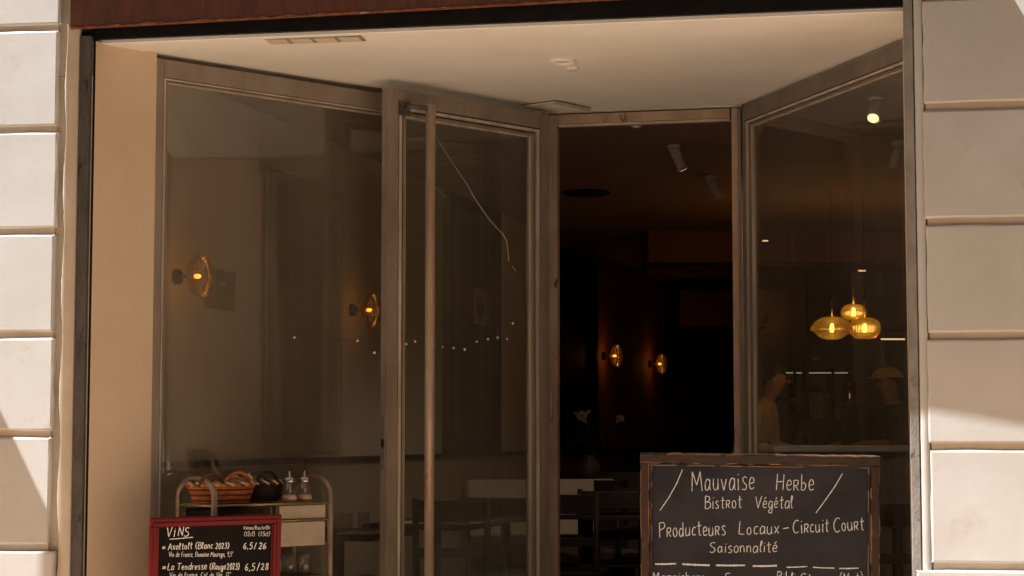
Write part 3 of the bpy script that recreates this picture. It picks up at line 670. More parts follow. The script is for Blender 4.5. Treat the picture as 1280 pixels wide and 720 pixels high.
# ---- red framed wine list
C = Board((187,647.5), (351,642.5), 7.0, 7.2, R(-6), 'wine_list_board', 'small blackboard wine list in a glossy red frame, leaning in front of the bar cart', 'blackboard')
Wc = C.W; Hc = .78; f1 = .031
for nm, x0, x1, z0, z1 in (('frame_rail', 0, Wc, -f1, 0), ('frame_rail', 0, Wc, -Hc, -Hc+f1), ('frame_stile', 0, f1, -Hc+f1+.0005, -f1-.0005), ('frame_stile', Wc-f1, Wc, -Hc+f1+.0005, -f1-.0005)):
    obj(nm, bbox(x0, x1, -.016, .010, z0, z1, .004, 2), M['redframe'], C.root)
o_ = f1*.40
for x0, x1, z0, z1 in ((o_, Wc-o_, -f1*.72, -f1*.52), (o_, o_+f1*.2, -Hc+f1, -f1*.73), (Wc-o_-f1*.2, Wc-o_, -Hc+f1, -f1*.73)):
    obj('moulding', bbox(x0, x1, -.021, -.0155, z0, z1, .0015, 2), M['redframe'], C.root)
for x0, x1, z0, z1 in ((f1+.0005, Wc-f1-.0005, -f1-.004, -f1-.0005), (f1+.0005, f1+.005, -Hc+f1, -f1-.0045), (Wc-f1-.005, Wc-f1-.0005, -Hc+f1, -f1-.0045)):
    obj('inner_bead', bbox(x0, x1, -.008, .008, z0, z1, .001, 1), M['redframe'], C.root)
obj('slate', bbox(f1-.002, Wc-f1+.002, 0, .006, -Hc+f1-.002, -f1+.002, 0), M['redslate'], C.root)
for x in (.02, Wc-.05):
    bm = bm_new(); v = box(bm, x, x+.03, .011, .025, -.90, -.02)
    for q in v:
        if q.co.z < -.5: q.co.y += .10
    obj('prop_leg', bm, M['darkwood'], C.root)
ci = M['chalk_ink']; w2 = .0030
C.write('V', 208, 671, 214, 671, 12, w2*1.1, ci, sd=20); C.write('^', 216.3, 671, 218.5, 671, 8.5, w2*1.1, ci, sd=20); C.write('NS', 222, 670, 236, 670, 10.5, w2*1.1, ci, sd=21); C.line([(212,674),(226,673),(241,671.5)], w2*1.1, ci)
C.write('Ve##e/Bouteille', 304, 662, 337, 661.5, 4.6, w2*.5, ci, sd=22); C.write('(12cl)', 305, 670, 318, 670, 5.4, w2*.6, ci, sd=23); C.write('(75cl)', 323, 670, 337, 670, 5.4, w2*.6, ci, sd=24)
C.write('*', 202, 688, 207, 688, 8, w2*.9, ci, sd=25); C.write('Axoltolt', 210, 687.5, 240, 686, 8, w2*.95, ci, sd=26); C.write('(Blanc', 244, 686, 266, 685.5, 8, w2*.95, ci, sd=27); C.write('2023)', 269, 686, 286, 685.5, 7, w2*.95, ci, sd=28)
C.write('6,5', 304, 686, 315, 686, 8, w2, ci, sd=29); C.write('/', 317.5, 686, 320, 686, 8, w2, ci, sd=30); C.write('26', 323, 686, 332, 686, 7.5, w2, ci, sd=31)
C.write('Vin de France, Domaine Mouregn, 9,5°', 211, 696, 291, 695.5, 6, w2*.6, ci, sd=32)
C.write('*', 202, 713, 207, 713, 8, w2*.9, ci, sd=33); C.write('La', 209, 712.5, 217, 712.5, 8, w2*.95, ci, sd=34); C.write('Tendresse', 221, 712, 258, 711.5, 8, w2*.95, ci, sd=35); C.write('(Rouge', 262, 712, 282, 711.5, 8, w2*.95, ci, sd=36); C.write('2023)', 283.5, 712, 299, 711.5, 8, w2*.95, ci, sd=37)
C.write('6,5', 306, 713, 318, 713, 9, w2, ci, sd=38); C.write('/', 321, 713, 324, 713, 9, w2, ci, sd=39); C.write('28', 326, 712, 335, 712, 8, w2, ci, sd=40)
C.write('Vin de France, Côt de Vin, 12°'.replace('ô', 'o'), 212, 721.5, 288, 721, 6, w2*.6, ci, sd=41)

# ================================================================== bar cart in front of the left window
cFL = at(268, 628, 7.20); cFR = at(413, 622, 7.60); cu = Vector((cFR.x-cFL.x, cFR.y-cFL.y)); CL = cu.length; crz = math.atan2(cu.y, cu.x)
cart = thing('bar_cart', 'small brass bar cart with enamel drawer unit, parked against the left window', 'bar cart', (cFL.x, cFL.y, 0), crz)
CW = .235; zt = .960
def arch(x):
    pts = [(x, 0, .06), (x, 0, .5), (x, 0, zt+.03)]
    for k in range(1, 10):
        a = math.pi*k/10; pts.append((x, CW/2-CW/2*math.cos(a), zt+.03+.065*math.sin(a)))
    pts += [(x, CW, zt+.03), (x, CW, .5), (x, CW, .06)]
    bm = bm_new(); tube(bm, pts, .0125, 12); return bm
obj('end_hoop', arch(0), M['tube'], cart); obj('end_hoop', arch(CL), M['tube'], cart)
for z, nm in ((zt, 'top_shelf'), (zt-.29, 'lower_shelf'), (.25, 'bottom_shelf')):
    sh = obj(nm, bbox(.004, CL-.004, .002, CW-.002, z-.010, z-.004, .001, 1), M['brass'] if z == zt else M['mesh'], cart)
    for y in (-.004, CW+.004):
        bm = bm_new(); tube(bm, [(0, y, z-.006), (CL, y, z-.006)], .0048, 8); obj('rail', bm, M['brass'], sh)
    for x in (0, CL):
        bm = bm_new(); tube(bm, [(x, 0, z-.006), (x, CW, z-.006)], .0048, 8); obj('rail', bm, M['brass'], sh)
bm = bm_new(); tube(bm, [(CL*.5, -.004, zt-.072), (CL, -.004, zt-.072)], .003, 6); obj('wire_rail', bm, M['brass'], cart)
x0d = CL*.56
dr = obj('drawer_box', bbox(x0d, CL-.018, .012, CW-.01, zt-.175, zt-.078, .003), M['enamel'], cart)
obj('drawer_front', bbox(x0d+.004, CL-.022, .006, .0115, zt-.172, zt-.080, .002), M['enamel'], dr)
obj('drawer_box', bbox(x0d, CL-.018, .008, CW-.012, zt-.066, zt-.014, .003), M['enamel'], cart)
for x in (x0d-.018, x0d-.045):
    bm = bm_new(); tube(bm, [(x, .004, zt-.28), (x, .004, zt-.012)], .005, 8); obj('upright', bm, M['tube'], cart)
# perforated side basket
bm = bm_new()
for i in range(40):
    x = .02+(x0d-.09)*i/39; tube(bm, [(x, .012, zt-.10), (x, .012, zt-.018)], .0009, 4, caps=False)
for j in range(11):
    z = zt-.10+.082*j/10; tube(bm, [(.018, .0125, z), (x0d-.068, .0125, z)], .0009, 4, caps=False)
mo = obj('wire_mesh', bm, M['mesh'], cart); mo['kind'] = 'stuff'
obj('tray', bbox(.018, x0d-.068, .02, CW-.02, zt-.10, zt-.02, .004), M['black'], cart)
for x in (0, CL):
    for y in (0, CW):
        bm = bm_new(); lathe(bm, [(.0001,-.012),(.022,-.012),(.025,-.006),(.025,.006),(.022,.012),(.0001,.012)], (x, y, .025), 16, axis='Y'); w = obj('wheel', bm, M['black'], cart)
        bm = bm_new(); box(bm, x-.008, x+.008, y-.016, y-.0125, .02, .07); box(bm, x-.008, x+.008, y+.0125, y+.016, .02, .07); obj('fork', bm, M['tube'], w)
def cpt(x, y, z): a = Matrix.Rotation(crz, 4, 'Z') @ Vector((x, y, 0)); return (cFL.x+a.x, cFL.y+a.y, z)

# baskets
def basket(label, loc, rz, rx, ry, h, mb, rimA, rimB, mh, hh):
    t = thing('wicker_basket', label, 'basket', loc, rz)
    rows = 11; n = 44
    for j in range(rows):
        z = .004+h*j/(rows-1); fl = .80+.2*(j/(rows-1))**.7; bm = bm_new()
        pts = [((rx*fl+.0035*(1 if (i+j) % 2 else -1))*math.cos(2*math.pi*i/n), (ry*fl+.0035*(1 if (i+j) % 2 else -1))*math.sin(2*math.pi*i/n), z) for i in range(n)]
        tube(bm, pts, h/(rows-1)*.50, 5, closed=True); obj('strand', bm, mh if j % 3 == 1 else mb, t)
    bm = bm_new(); lathe(bm, [(.0001, 0), (.80, 0), (.80, .004)], n=32)
    for v in bm.verts: v.co.x *= rx; v.co.y *= ry
    obj('base', bm, mb, t)
    nb = 40                               # plaited rim of alternating bands
    for k in range(nb):
        bm = bm_new(); pts = []
        for i in range(5):
            a = 2*math.pi*(k+i/4*1.9)/nb; q = i/4
            pts.append(((rx+.004)*math.cos(a), (ry+.004)*math.sin(a), h+.006-.012*(q-.5)))
        tube(bm, pts, .0052, 6); obj('rim_band', bm, (rimA, rimB, mb)[k % 3], t)
    for s in (-1, 1):
        bm = bm_new(); pts = []
        for i in range(13):
            a = math.pi*i/12; pts.append((s*rx*.62-.052*math.cos(a)*1.0, -ry*.75*0+(-ry*.6 if s < 0 else ry*.5), h+hh*math.sin(a)))
        tube(bm, pts, .0052, 7); obj('handle', bm, mh, t)
    return t
zs = zt+.001
basket('orange wicker bread basket with a green and cream plaited rim, on the cart', cpt(.115, .115, zs), crz+.0, .142, .088, .068, M['wicker'], M['green'], M['ribbon'], M['wicker_red'], .046)
basket('dark brown wicker basket with looped handles, right of the orange basket', cpt(.335, .150, zs), crz, .090, .070, .070, M['wicker_dk'], M['ribbon'], M['wicker_dk'], M['wicker_dk'], .045)
# orange handle and napkin in the big basket
t = thing('round_wicker_tray', 'small orange wicker tray with a looped rim leaning inside the bread basket', 'tray', cpt(.175, .085, zs+.06), crz)
bm = bm_new(); pts = [(-.058*math.cos(math.pi*i/14), 0, .006+.050*math.sin(math.pi*i/14)) for i in range(15)]; tube(bm, pts, .0065, 8); obj('looped_rim', bm, M['wicker'], t)
bm = bm_new(); pts = [(.050*math.cos(2*math.pi*i/14), 0, .018+.020*math.sin(2*math.pi*i/14)) for i in range(14)]; tube(bm, pts, .003, 6, closed=True); obj('inner_ring', bm, M['wicker'], t)
def napkin(label, loc, sx, sy, sz, sd):
    rnd = random.Random(sd); bm = bm_new(); bmesh.ops.create_icosphere(bm, subdivisions=3, radius=1)
    for v in bm.verts:
        k = 1+.10*math.sin(v.co.x*7+sd)+.08*math.sin(v.co.z*9+v.co.y*5); v.co = Vector((v.co.x*sx*k, v.co.y*sy*k, v.co.z*sz*k))
    o = obj('napkin', bm, M['bread'], smooth=True); o.location = loc; o.rotation_euler.z = crz; tag(o, label, 'napkin')
napkin('folded cream napkin framed by the looped orange tray in the basket', cpt(.172, .105, zs+.085), .046, .016, .018, 1)
napkin('crumpled cream napkin tucked at the right rim of the orange basket', cpt(.243, .11, zs+.088), .017, .014, .022, 2)

def salt_jar(label, x, y):
    t = thing('salt_jar', label, 'jar', cpt(x, y, zs), 0, 'salt jars on the cart')
    prof = [(.026,0),(.034,.004),(.034,.018),(.028,.040),(.021,.062),(.021,.078)]
    bm = bm_new(); lathe(bm, prof, n=24); obj('glass_body', bm, M['jar'], t)
    bm = bm_new(); lathe(bm, [(.0001,.002),(.030,.003),(.031,.016),(.024,.026),(.0001,.027)], n=20); obj('salt', bm, M['salt'], t)
    bm = bm_new(); lathe(bm, [(.022,.076),(.023,.079),(.023,.090),(.016,.096),(.006,.098),(.0045,.118),(.0001,.120)], n=20); obj('lid', bm, M['metal'], t)
    bm = bm_new(); tube(bm, [(.003, 0, .02), (.002, 0, .08)], .0035, 6); obj('tube', bm, M['metal'], t)
jx = lambda px: (px-268)/(415-268)
salt_jar('salt jar with a steel pourer on the cart top, left of its twin', CL*.695, .045)
salt_jar('salt jar with a steel pourer on the cart top, nearest the right hoop', CL*.835, .05)
def tumbler(loc, r=.030, h=.085, label='clear glass tumbler in the front row on the lower shelf of the cart', group='front row of tumblers on the cart'):
    t = thing('glass_tumbler', label, 'glass', loc, 0, group)
    bm = bm_new(); lathe(bm, [(.0001,0),(r*.86,0),(r,h),(r-.002,h),(r*.86-.002,.006),(.0001,.006)], n=18); obj('glass_body', bm, M['jar'], t); return t
g0 = tumbler(cpt(CL*.60, .05, zt-.294))
for x, y in ((.72,.06), (.84,.05), (.66,.14), (.78,.16), (.90,.14)):
    c = copy_tree(g0); c.location = cpt(CL*x, y, zt-.294)
    if y > .1: c['label'] = 'clear glass tumbler in the rear row on the lower shelf of the cart'; c['group'] = 'rear row of tumblers on the cart'

# ================================================================== interior objects
# framed wall panels
def wall_frame(name, label, cat, D0_, D1_, z0, z1, m, mf, fwid=.05, dep=.03):
    a, b = Vector(wallpt(D0_)), Vector(wallpt(D1_)); L = (b-a).length; rz = math.atan2(b.y-a.y, b.x-a.x)
    t = thing(name, label, cat, (a.x, a.y, z0), rz); H = z1-z0
    obj('panel', bbox(fwid, L-fwid, -dep*.6, -.001, fwid, H-fwid, 0), m, t)
    for q in ((0, fwid, 0, H), (L-fwid, L, 0, H), (fwid+.001, L-fwid-.001, H-fwid, H), (fwid+.001, L-fwid-.001, 0, fwid)):
        obj('frame', bbox(q[0], q[1], -dep, -.002, q[2], q[3], .005), mf, t)
    return t
wall_frame('wall_panel', 'pale moulded wall panel between the two near wall lamps', 'wall panel', 9.5, 10.55, 1.13, 2.58, M['wall_dado'], M['wall_dado'], .05, .02)
wall_frame('tall_cabinet', 'tall dark brown cupboard door seen through the open glass door', 'cupboard', 12.4, 13.6, 1.11, 2.84, M['brownpanel'], M['darkwood'], .09, .06)
wall_frame('black_doorway_curtain', 'tall black curtained niche on the wall, seen just inside the open doorway', 'niche', 15.2, 16.6, 1.11, 2.76, M['black'], M['black'], .08, .08)
# posters
def poster(name, label, c, w, h, m, rz):
    t = thing(name, label, 'poster', c, rz)
    obj('sheet', bbox(-w/2, w/2, -.006, 0, -h/2, h/2, 0), m, t); return t
wd = math.atan2(wb[1]-wa[1], wb[0]-wa[0])
pc = at(273, 361, 8.9); x, y = wallpt(8.97); nrm = Vector((math.sin(wd), -math.cos(wd)))
p1 = poster('poster', 'grey square poster on the wall behind the near wall lamp', (x+nrm.x*.003, y+nrm.y*.003, pc.z), .34, .19, M['pic_grey'], wd)
for q in ((-.03,.05,.02,.035), (.0,.012,-.06,.03)):
    bm = bm_new(); box(bm, q[0], q[1], -.008, -.0062, q[2], q[3]); obj('print_mark', bm, M['wall_dado'], p1)
x, y = wallpt(13.05); pc = at(598, 383, 13.0)
p2 = poster('notice', 'small pale notice with a dark oval print on the tall brown cupboard', (x+nrm.x*.062, y+nrm.y*.062, pc.z), .30, .25, M['wall_dado'], wd)
bm = bm_new(); lathe(bm, [(.0001,-.0075),(1,-.0073),(1,-.0061)], axis='Y', n=24)
for v in bm.verts: v.co.x *= .08; v.co.z *= .085
obj('print_mark', bm, M['brownpanel'], p2)

# wall lamps
def wall_lamp(D, zc, label, power, lit):
    x, y = wallpt(D); rz = wd-math.pi/2                     # local +x points away from the wall
    t = thing('wall_lamp', label, 'wall lamp', (x, y, zc), rz, 'amber glass wall lamps')
    bm = bm_new(); lathe(bm, [(.0001,.001),(.034,.001),(.036,.010),(.034,.024),(.028,.030),(.0001,.031)], axis='X', n=28); obj('wall_rose', bm, M['black_steel'], t)
    bm = bm_new(); tube(bm, [(.03,0,0),(.095,0,0)], .010, 10); obj('arm', bm, M['handle'], t)
    prof = [(.020,.075),(.050,.083),(.083,.100),(.100,.124),(.100,.138),(.085,.160),(.055,.175),(.022,.181),(.0005,.182)]
    bm = bm_new(); lathe(bm, prof, axis='X', n=144, ribs=28, amp=.03); obj('glass_shade', bm, M['amber'], t)
    bm = bm_new(); lathe(bm, [(.0001,.096),(.009,.100),(.012,.112),(.008,.124),(.0001,.130)], axis='X', n=14); obj('bulb', bm, M['bulb'] if lit else M['bulb_hi'], t)
    l = bpy.data.lights.new('lamp_light', 'POINT'); l.energy = power; l.color = (1,.6,.28); l.shadow_soft_size = .02
    lo = bpy.data.objects.new('lamp_light', l); COL.objects.link(lo); lo.parent = t; lo.location = (.145, 0, 0)
wall_lamp(8.50, at(250, 346, 8.5).z, 'amber ribbed glass wall lamp behind the left window, beside the grey poster', .12, True)
wall_lamp(10.72, at(462, 388, 10.72).z, 'amber ribbed glass wall lamp half hidden by the edge of the open glass door', .12, True)
wall_lamp(17.1, at(772, 445, 17.1).z, 'lit amber wall lamp inside the doorway, the left and nearer of two', .2, True)
wall_lamp(19.2, at(832, 455, 19.2).z, 'lit amber wall lamp inside the doorway, the right and farther of two', .2, True)

# dropped boxes under the ceiling
def bulk(name, label, px0, px1, y0, y1, D, dep, m, Dend=None):
    a = at(px0, y0, D); b = at(px1, y0, D); z1 = a.z; z0 = at(px0, y1, D).z; rz = math.atan2(b.y-a.y, b.x-a.x); L = (b-a).length
    t = thing(name, label, 'duct box', (a.x, a.y, z0), rz)
    obj('casing', bbox(0, L, 0, dep, 0, z1-z0, .01), m, t)
    obj('edge_trim', bbox(-.004, L+.004, -.006, .0, -.012, .02, .002), M['darkwood'], t); return t
bulk('ceiling_duct_box', 'maroon boxed duct under the ceiling, the nearer and higher of two', 810, 1180, 284, 331, 15, .8, M['wall_red'])
bulk('ceiling_duct_box', 'maroon boxed duct lower down at the rear, seen below the nearer duct', 850, 1180, 362, 411, 19.5, .6, M['wall_red'])

# ceiling spotlights
def spot(px, py, D, dx, dy, tilt, m, label):
    c = at(px, py, D); t = thing('ceiling_spotlight', label, 'spotlight', (c.x, c.y, 2.861), TH*0, 'ceiling spotlights')
    h = 2.861-c.z
    bm = bm_new(); lathe(bm, [(.0001,-.0),(.04,-.0),(.04,-.02),(.0001,-.021)], n=20); obj('ceiling_plate', bm, M['margin'], t)
    bm = bm_new(); tube(bm, [(0,0,-.02), (0,0,-max(.03,h-.05))], .008, 8); obj('stem', bm, M['margin'], t)
    ax = Vector((dx, dy, -1)).normalized(); top = Vector((0,0,-max(.03,h-.05)))
    bm = bm_new(); tube(bm, [top-ax*.02, top+ax*.125], .030, 16); obj('can', bm, M['margin'], t)
    bm = bm_new(); tube(bm, [top+ax*.1252, top+ax*.128], .025, 16); obj('lens', bm, m, t)
    if m is not M['margin']:
        l = bpy.data.lights.new('lamp_light', 'SPOT'); l.energy = 27; l.color = (1,.82,.64); l.shadow_soft_size = .025; l.spot_size = R(85); l.spot_blend = .7
        lo = bpy.data.objects.new('lamp_light', l); COL.objects.link(lo); lo.parent = t; lo.location = top+ax*.135; lo.rotation_euler = ax.to_track_quat('-Z', 'Y').to_euler()
spot(843, 178, 10.5, .40, .5, 0, M['spot_glow'], 'pale cylinder spotlight with an orange glowing tip, centre of the open doorway')
spot(888, 222, 11.8, .5, .25, 0, M['margin'], 'unlit grey cylinder spotlight behind the glowing one in the doorway')
spot(797, 128, 9.0, -.15, .75, 0, M['spot_glow'], 'cylinder spotlight half hidden by the top of the door frame')
spot(1096, 112, 9.0, -.25, -.9, 0, M['spot_hot'], 'bright spotlight on the ceiling seen through the right window')
spot(1124, 170, 10.4, -.35, .2, 0, M['margin'], 'dim grey spotlight at the far right behind the side window')
# flat round ceiling disc
c = at(733, 208, 12.6); bm = bm_new(); lathe(bm, [(.0001,-.02),(.13,-.02),(.16,-.008),(.16,.0)], (c.x, c.y, 2.861), 28)
tag(obj('ceiling_speaker', bm, M['darkwood']), 'dark round ceiling speaker above the doorway, left of the spotlights', 'speaker')

# pendants over the bar
def pendant(px, py, D, rx, rz_, label, shape, m, stem=True):
    c = at(px, py, D); t = thing('pendant_lamp', label, 'pendant lamp', c, 0, 'amber glass pendant lamps')
    bm = bm_new()
    if shape == 'saucer': prof = [(.012,.5),(.45,.46),(.80,.28),(1,.04),(1,-.04),(.78,-.26),(.45,-.46),(.2,-.5),(.001,-.5)]
    elif shape == 'dome': prof = [(.012,.5),(.4,.47),(.75,.36),(.97,.10),(1,-.1),(.85,-.34),(.5,-.48),(.001,-.5)]
    else: prof = [(.012,.5),(.45,.46),(.85,.34),(1,.12),(1,-.20),(.7,-.44),(.35,-.5),(.001,-.5)]
    lathe(bm, [(a*rx, b*rz_) for a, b in prof], n=128, ribs=32, amp=.012); obj('glass_shade', bm, m, t)
    bm = bm_new(); lathe(bm, [(.0001,.03),(.010,.026),(.014,0),(.012,-.025),(.0001,-.03)], n=12); obj('bulb', bm, M['bulb_hi'], t)
    bm = bm_new(); tube(bm, [(0,0,rz_*.5), (0,0,rz_*.5+.11)], .0055, 8); obj('socket_stem', bm, M['brass'], t)
    bm = bm_new(); tube(bm, [(0,0,rz_*.5+.11), (0,0,2.861-c.z)], .002, 6); obj('cord', bm, M['black'], t)
    l = bpy.data.lights.new('lamp_light', 'POINT'); l.energy = 1.1; l.color = (1,.74,.46); l.shadow_soft_size = .05
    lo = bpy.data.objects.new('lamp_light', l); COL.objects.link(lo); lo.parent = t; lo.location = (0, 0, 0)
pendant(1040, 410, 12.4, .138, .155, 'wide saucer shaped amber pendant lamp, leftmost of the cluster over the bar', 'saucer', M['amber_l'])
pendant(1067, 390, 13.2, .090, .115, 'small domed amber pendant lamp, highest of the cluster over the bar', 'dome', M['amber_l'])
pendant(1081, 410, 12.8, .105, .150, 'rounded amber pendant lamp, rightmost of the cluster over the bar', 'drop', M['amber_l'])

# small lights
def led(px0, px1, py, D, label, m, th=.012):
    a, b = at(px0, py, D), at(px1, py, D); L = (b-a).length; rz = math.atan2(b.y-a.y, b.x-a.x)
    t = thing('led_strip', label, 'led strip', a, rz)
    obj('profile', bbox(-.005, L+.005, 0, .02, -th*.9, th*1.4, .001, 1), M['black'], t); obj('lit_face', bbox(0, L, -.004, -.0003, -th/2, th/2, 0), m, t)
led(953, 960, 301, 14.9, 'tiny lit strip on the duct box, upper left in the right window', M['led_hi']); led(1073, 1082, 338.5, 14.9, 'tiny lit strip below the duct box, above the pendant lamps', M['led_hi'])
led(1101, 1131, 424, 14.5, 'long warm light strip right of the pendant lamps', M['led_hi'])

# shelving behind the bar
Dsh = 17.6; a = at(962, 560, Dsh); b = at(1066, 560, Dsh); rz = math.atan2(b.y-a.y, b.x-a.x); Ls = (b-a).length
sh = thing('bar_shelving', 'dark bar shelving unit with a lit top shelf behind the people', 'shelving', (a.x, a.y, 0), rz)
zt_ = at(1010, 466, Dsh).z; zm = at(1010, 499, Dsh).z
obj('back_panel', bbox(0, Ls, .30, .32, 0, zt_, 0), M['wall_dado'], sh)
for z in (zt_, zm, zm-.32, .9): obj('shelf', bbox(.0, Ls, 0, .30, z-.015, z+.015, .002, 1), M['darkwood'], sh)
for f in (0, .31, .77, 1): obj('upright', bbox(Ls*f-.012, Ls*f+.012, -.004, .29, 0, zt_+.05, .002, 1), M['darkwood'], sh)
for f0, f1_ in ((.10,.29), (.33,.75), (.79,.95)): obj('shelf_light', bbox(Ls*f0, Ls*f1_, -.012, -.005, zt_-.006, zt_+.004, 0), M['led'], sh)
# interior column
a = at(1068, 560, 15.6); bm = bm_new(); box(bm, a.x, a.x+.25, a.y, a.y+.25, -.004, 2.86); tag(obj('column', bm, M['pic_grey']), 'grey square column behind the pendant lamps', 'column')
a = at(1008, 560, 16.3); bm = bm_new(); tube(bm, [(a.x, a.y, -.004), (a.x, a.y, 2.86)], .03, 12); tag(obj('pipe', bm, M['brownpanel']), 'thin dark vertical pipe left of the grey column', 'pipe')

# bar counter
Dc = 12.0; a = at(967, 557, Dc); b = at(1150, 557, Dc-.2); rz = math.atan2(b.y-a.y, b.x-a.x); Lc = (b-a).length
bar = thing('bar_counter', 'long bar counter with a pale top edge behind the right window', 'bar counter', (a.x, a.y, 0), rz)
obj('counter_top', bbox(0, Lc, 0, .6, a.z-.04, a.z, .006), M['pic_grey'], bar)
obj('counter_front', bbox(.04, Lc-.04, .05, .55, 0, a.z-.041, 0), M['brownpanel'], bar)

# banquette behind the tables
a = at(586, 600, 12.6); b = at(770, 600, 12.9); rz = math.atan2(b.y-a.y, b.x-a.x); Lb = (b-a).length
bq = thing('banquette', 'low cream upholstered banquette behind the dining tables', 'banquette', (a.x, a.y, 0), rz)
obj('backrest', bbox(0, Lb, .02, .12, .55, a.z, .02, 3), M['cream'], bq); obj('seat', bbox(0, Lb, -.45, .015, .38, .48, .02, 3), M['brownpanel'], bq); obj('plinth', bbox(.01, Lb-.01, -.40, .10, 0, .379, 0), M['darkwood'], bq)
a = at(690, 590, 13.6); bm = bm_new(); box(bm, -.02, 1.4, 0, .1, 0, a.z); o = obj('partition_wall', bm, M['brownpanel']); o.location = (a.x, a.y, 0); tag(o, 'low brown partition behind the cream banquette', 'partition')

# chairs
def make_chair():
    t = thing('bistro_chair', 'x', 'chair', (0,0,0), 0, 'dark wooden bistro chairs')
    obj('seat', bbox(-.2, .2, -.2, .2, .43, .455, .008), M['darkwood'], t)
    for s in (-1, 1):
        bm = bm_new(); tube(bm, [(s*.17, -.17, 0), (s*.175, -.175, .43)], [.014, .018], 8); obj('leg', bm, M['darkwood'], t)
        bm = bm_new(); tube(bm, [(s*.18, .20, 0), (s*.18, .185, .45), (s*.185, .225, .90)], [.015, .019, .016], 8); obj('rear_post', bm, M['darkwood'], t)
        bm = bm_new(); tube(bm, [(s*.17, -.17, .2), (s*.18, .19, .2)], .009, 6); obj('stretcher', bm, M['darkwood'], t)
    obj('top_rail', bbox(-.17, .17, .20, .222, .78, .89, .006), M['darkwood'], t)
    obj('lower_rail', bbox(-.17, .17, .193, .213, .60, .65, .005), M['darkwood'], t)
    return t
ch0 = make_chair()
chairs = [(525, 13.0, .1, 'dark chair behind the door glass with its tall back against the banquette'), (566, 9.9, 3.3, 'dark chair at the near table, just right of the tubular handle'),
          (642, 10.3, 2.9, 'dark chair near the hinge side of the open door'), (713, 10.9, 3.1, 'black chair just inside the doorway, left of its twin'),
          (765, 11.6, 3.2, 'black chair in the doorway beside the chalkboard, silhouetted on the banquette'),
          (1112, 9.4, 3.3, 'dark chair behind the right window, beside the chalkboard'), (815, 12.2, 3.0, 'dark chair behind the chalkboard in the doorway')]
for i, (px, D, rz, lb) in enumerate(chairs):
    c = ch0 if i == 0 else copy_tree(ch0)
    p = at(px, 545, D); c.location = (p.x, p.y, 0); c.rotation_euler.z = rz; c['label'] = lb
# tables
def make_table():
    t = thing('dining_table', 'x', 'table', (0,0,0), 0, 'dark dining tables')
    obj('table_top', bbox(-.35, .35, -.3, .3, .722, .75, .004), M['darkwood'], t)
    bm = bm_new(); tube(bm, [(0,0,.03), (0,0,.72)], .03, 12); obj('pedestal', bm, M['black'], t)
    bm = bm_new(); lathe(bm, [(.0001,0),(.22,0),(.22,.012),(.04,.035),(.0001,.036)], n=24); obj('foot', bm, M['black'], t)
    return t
tb0 = make_table(); TBL = []
for i, (px, D, rz, lb) in enumerate(((424, 9.35, wd, 'dark dining table behind the bar cart with glasses on it'), (545, 10.4, wd, 'dark dining table behind the door handle'), (632, 11.3, wd+.1, 'dark dining table behind the hinge side of the door glass'),
                                   (735, 11.6, .05, 'black dining table between the chairs in the doorway'), (1120, 10.6, .1, 'dark dining table behind the right window, below the bar'), (808, 11.4, .05, 'black dining table behind the left edge of the chalkboard'))):
    c = tb0 if i == 0 else copy_tree(tb0)
    p = at(px, 545, D); c.location = (p.x, p.y, 0); c.rotation_euler.z = rz; c['label'] = lb; TBL.append((p.x, p.y, rz, D))
gg = tumbler((TBL[0][0]+.02, TBL[0][1], .751), .032, .085, 'clear tumbler in a small cluster on a dining table', 'tumblers on the dining tables')
for ti, offs in enumerate((((.12,.0),(.17,.08),(.20,-.06),(.10,.10)), ((-.02,.02),(.06,-.05),(.1,.06)), ((0,0),(-.07,.05),(.05,.07)), ((-.2,.02),(-.12,.06)), ((-.1,0),(.0,.05)))):
    X, Y, rz, _ = TBL[ti]; wh = ('behind the bar cart', 'behind the tubular door handle', 'behind the hinge side of the door glass', 'between the chairs in the doorway', 'behind the right window')[ti]
    for (u, v) in offs:
        c = copy_tree(gg); c.location = (X+u*math.cos(rz)-v*math.sin(rz), Y+u*math.sin(rz)+v*math.cos(rz), .751); c['label'] = 'clear tumbler on the dining table '+wh; c['group'] = 'tumblers on the table '+wh
COL.objects.unlink(gg)
for q in list(COL.objects):
    if q.parent == gg: bpy.data.objects.remove(q)
bpy.data.objects.remove(gg)
sets = [(0, -.1, -.16), (1, .02, -.18), (1, -.15, .1), (2, .1, -.16), (2, -.16, -.1), (3, -.2, -.15)]
pm0 = None
for k, (ti, u, v) in enumerate(sets):
    X, Y, rz, _ = TBL[ti]
    if pm0 is None:
        bm = bm_new(); box(bm, -.14, .14, -.10, .10, 0, .003); pm0 = obj('paper_placemat', bm, M['paper']); c = pm0
    else: c = pm0.copy(); COL.objects.link(c)
    c.location = (X+u*math.cos(rz)-v*math.sin(rz), Y+u*math.sin(rz)+v*math.cos(rz), .751); c.rotation_euler.z = rz
    wh = ('on the table behind the bar cart', ('at the front of', 'at the back of')[v > 0]+' the table behind the door handle', '', 'on the table between the chairs in the doorway')[ti] if ti != 2 else ('on the right of', 'on the left of')[u < 0]+' the table behind the hinge side of the door'
    tag(c, 'pale paper placemat '+wh, 'placemat', 'paper placemats on the tables')

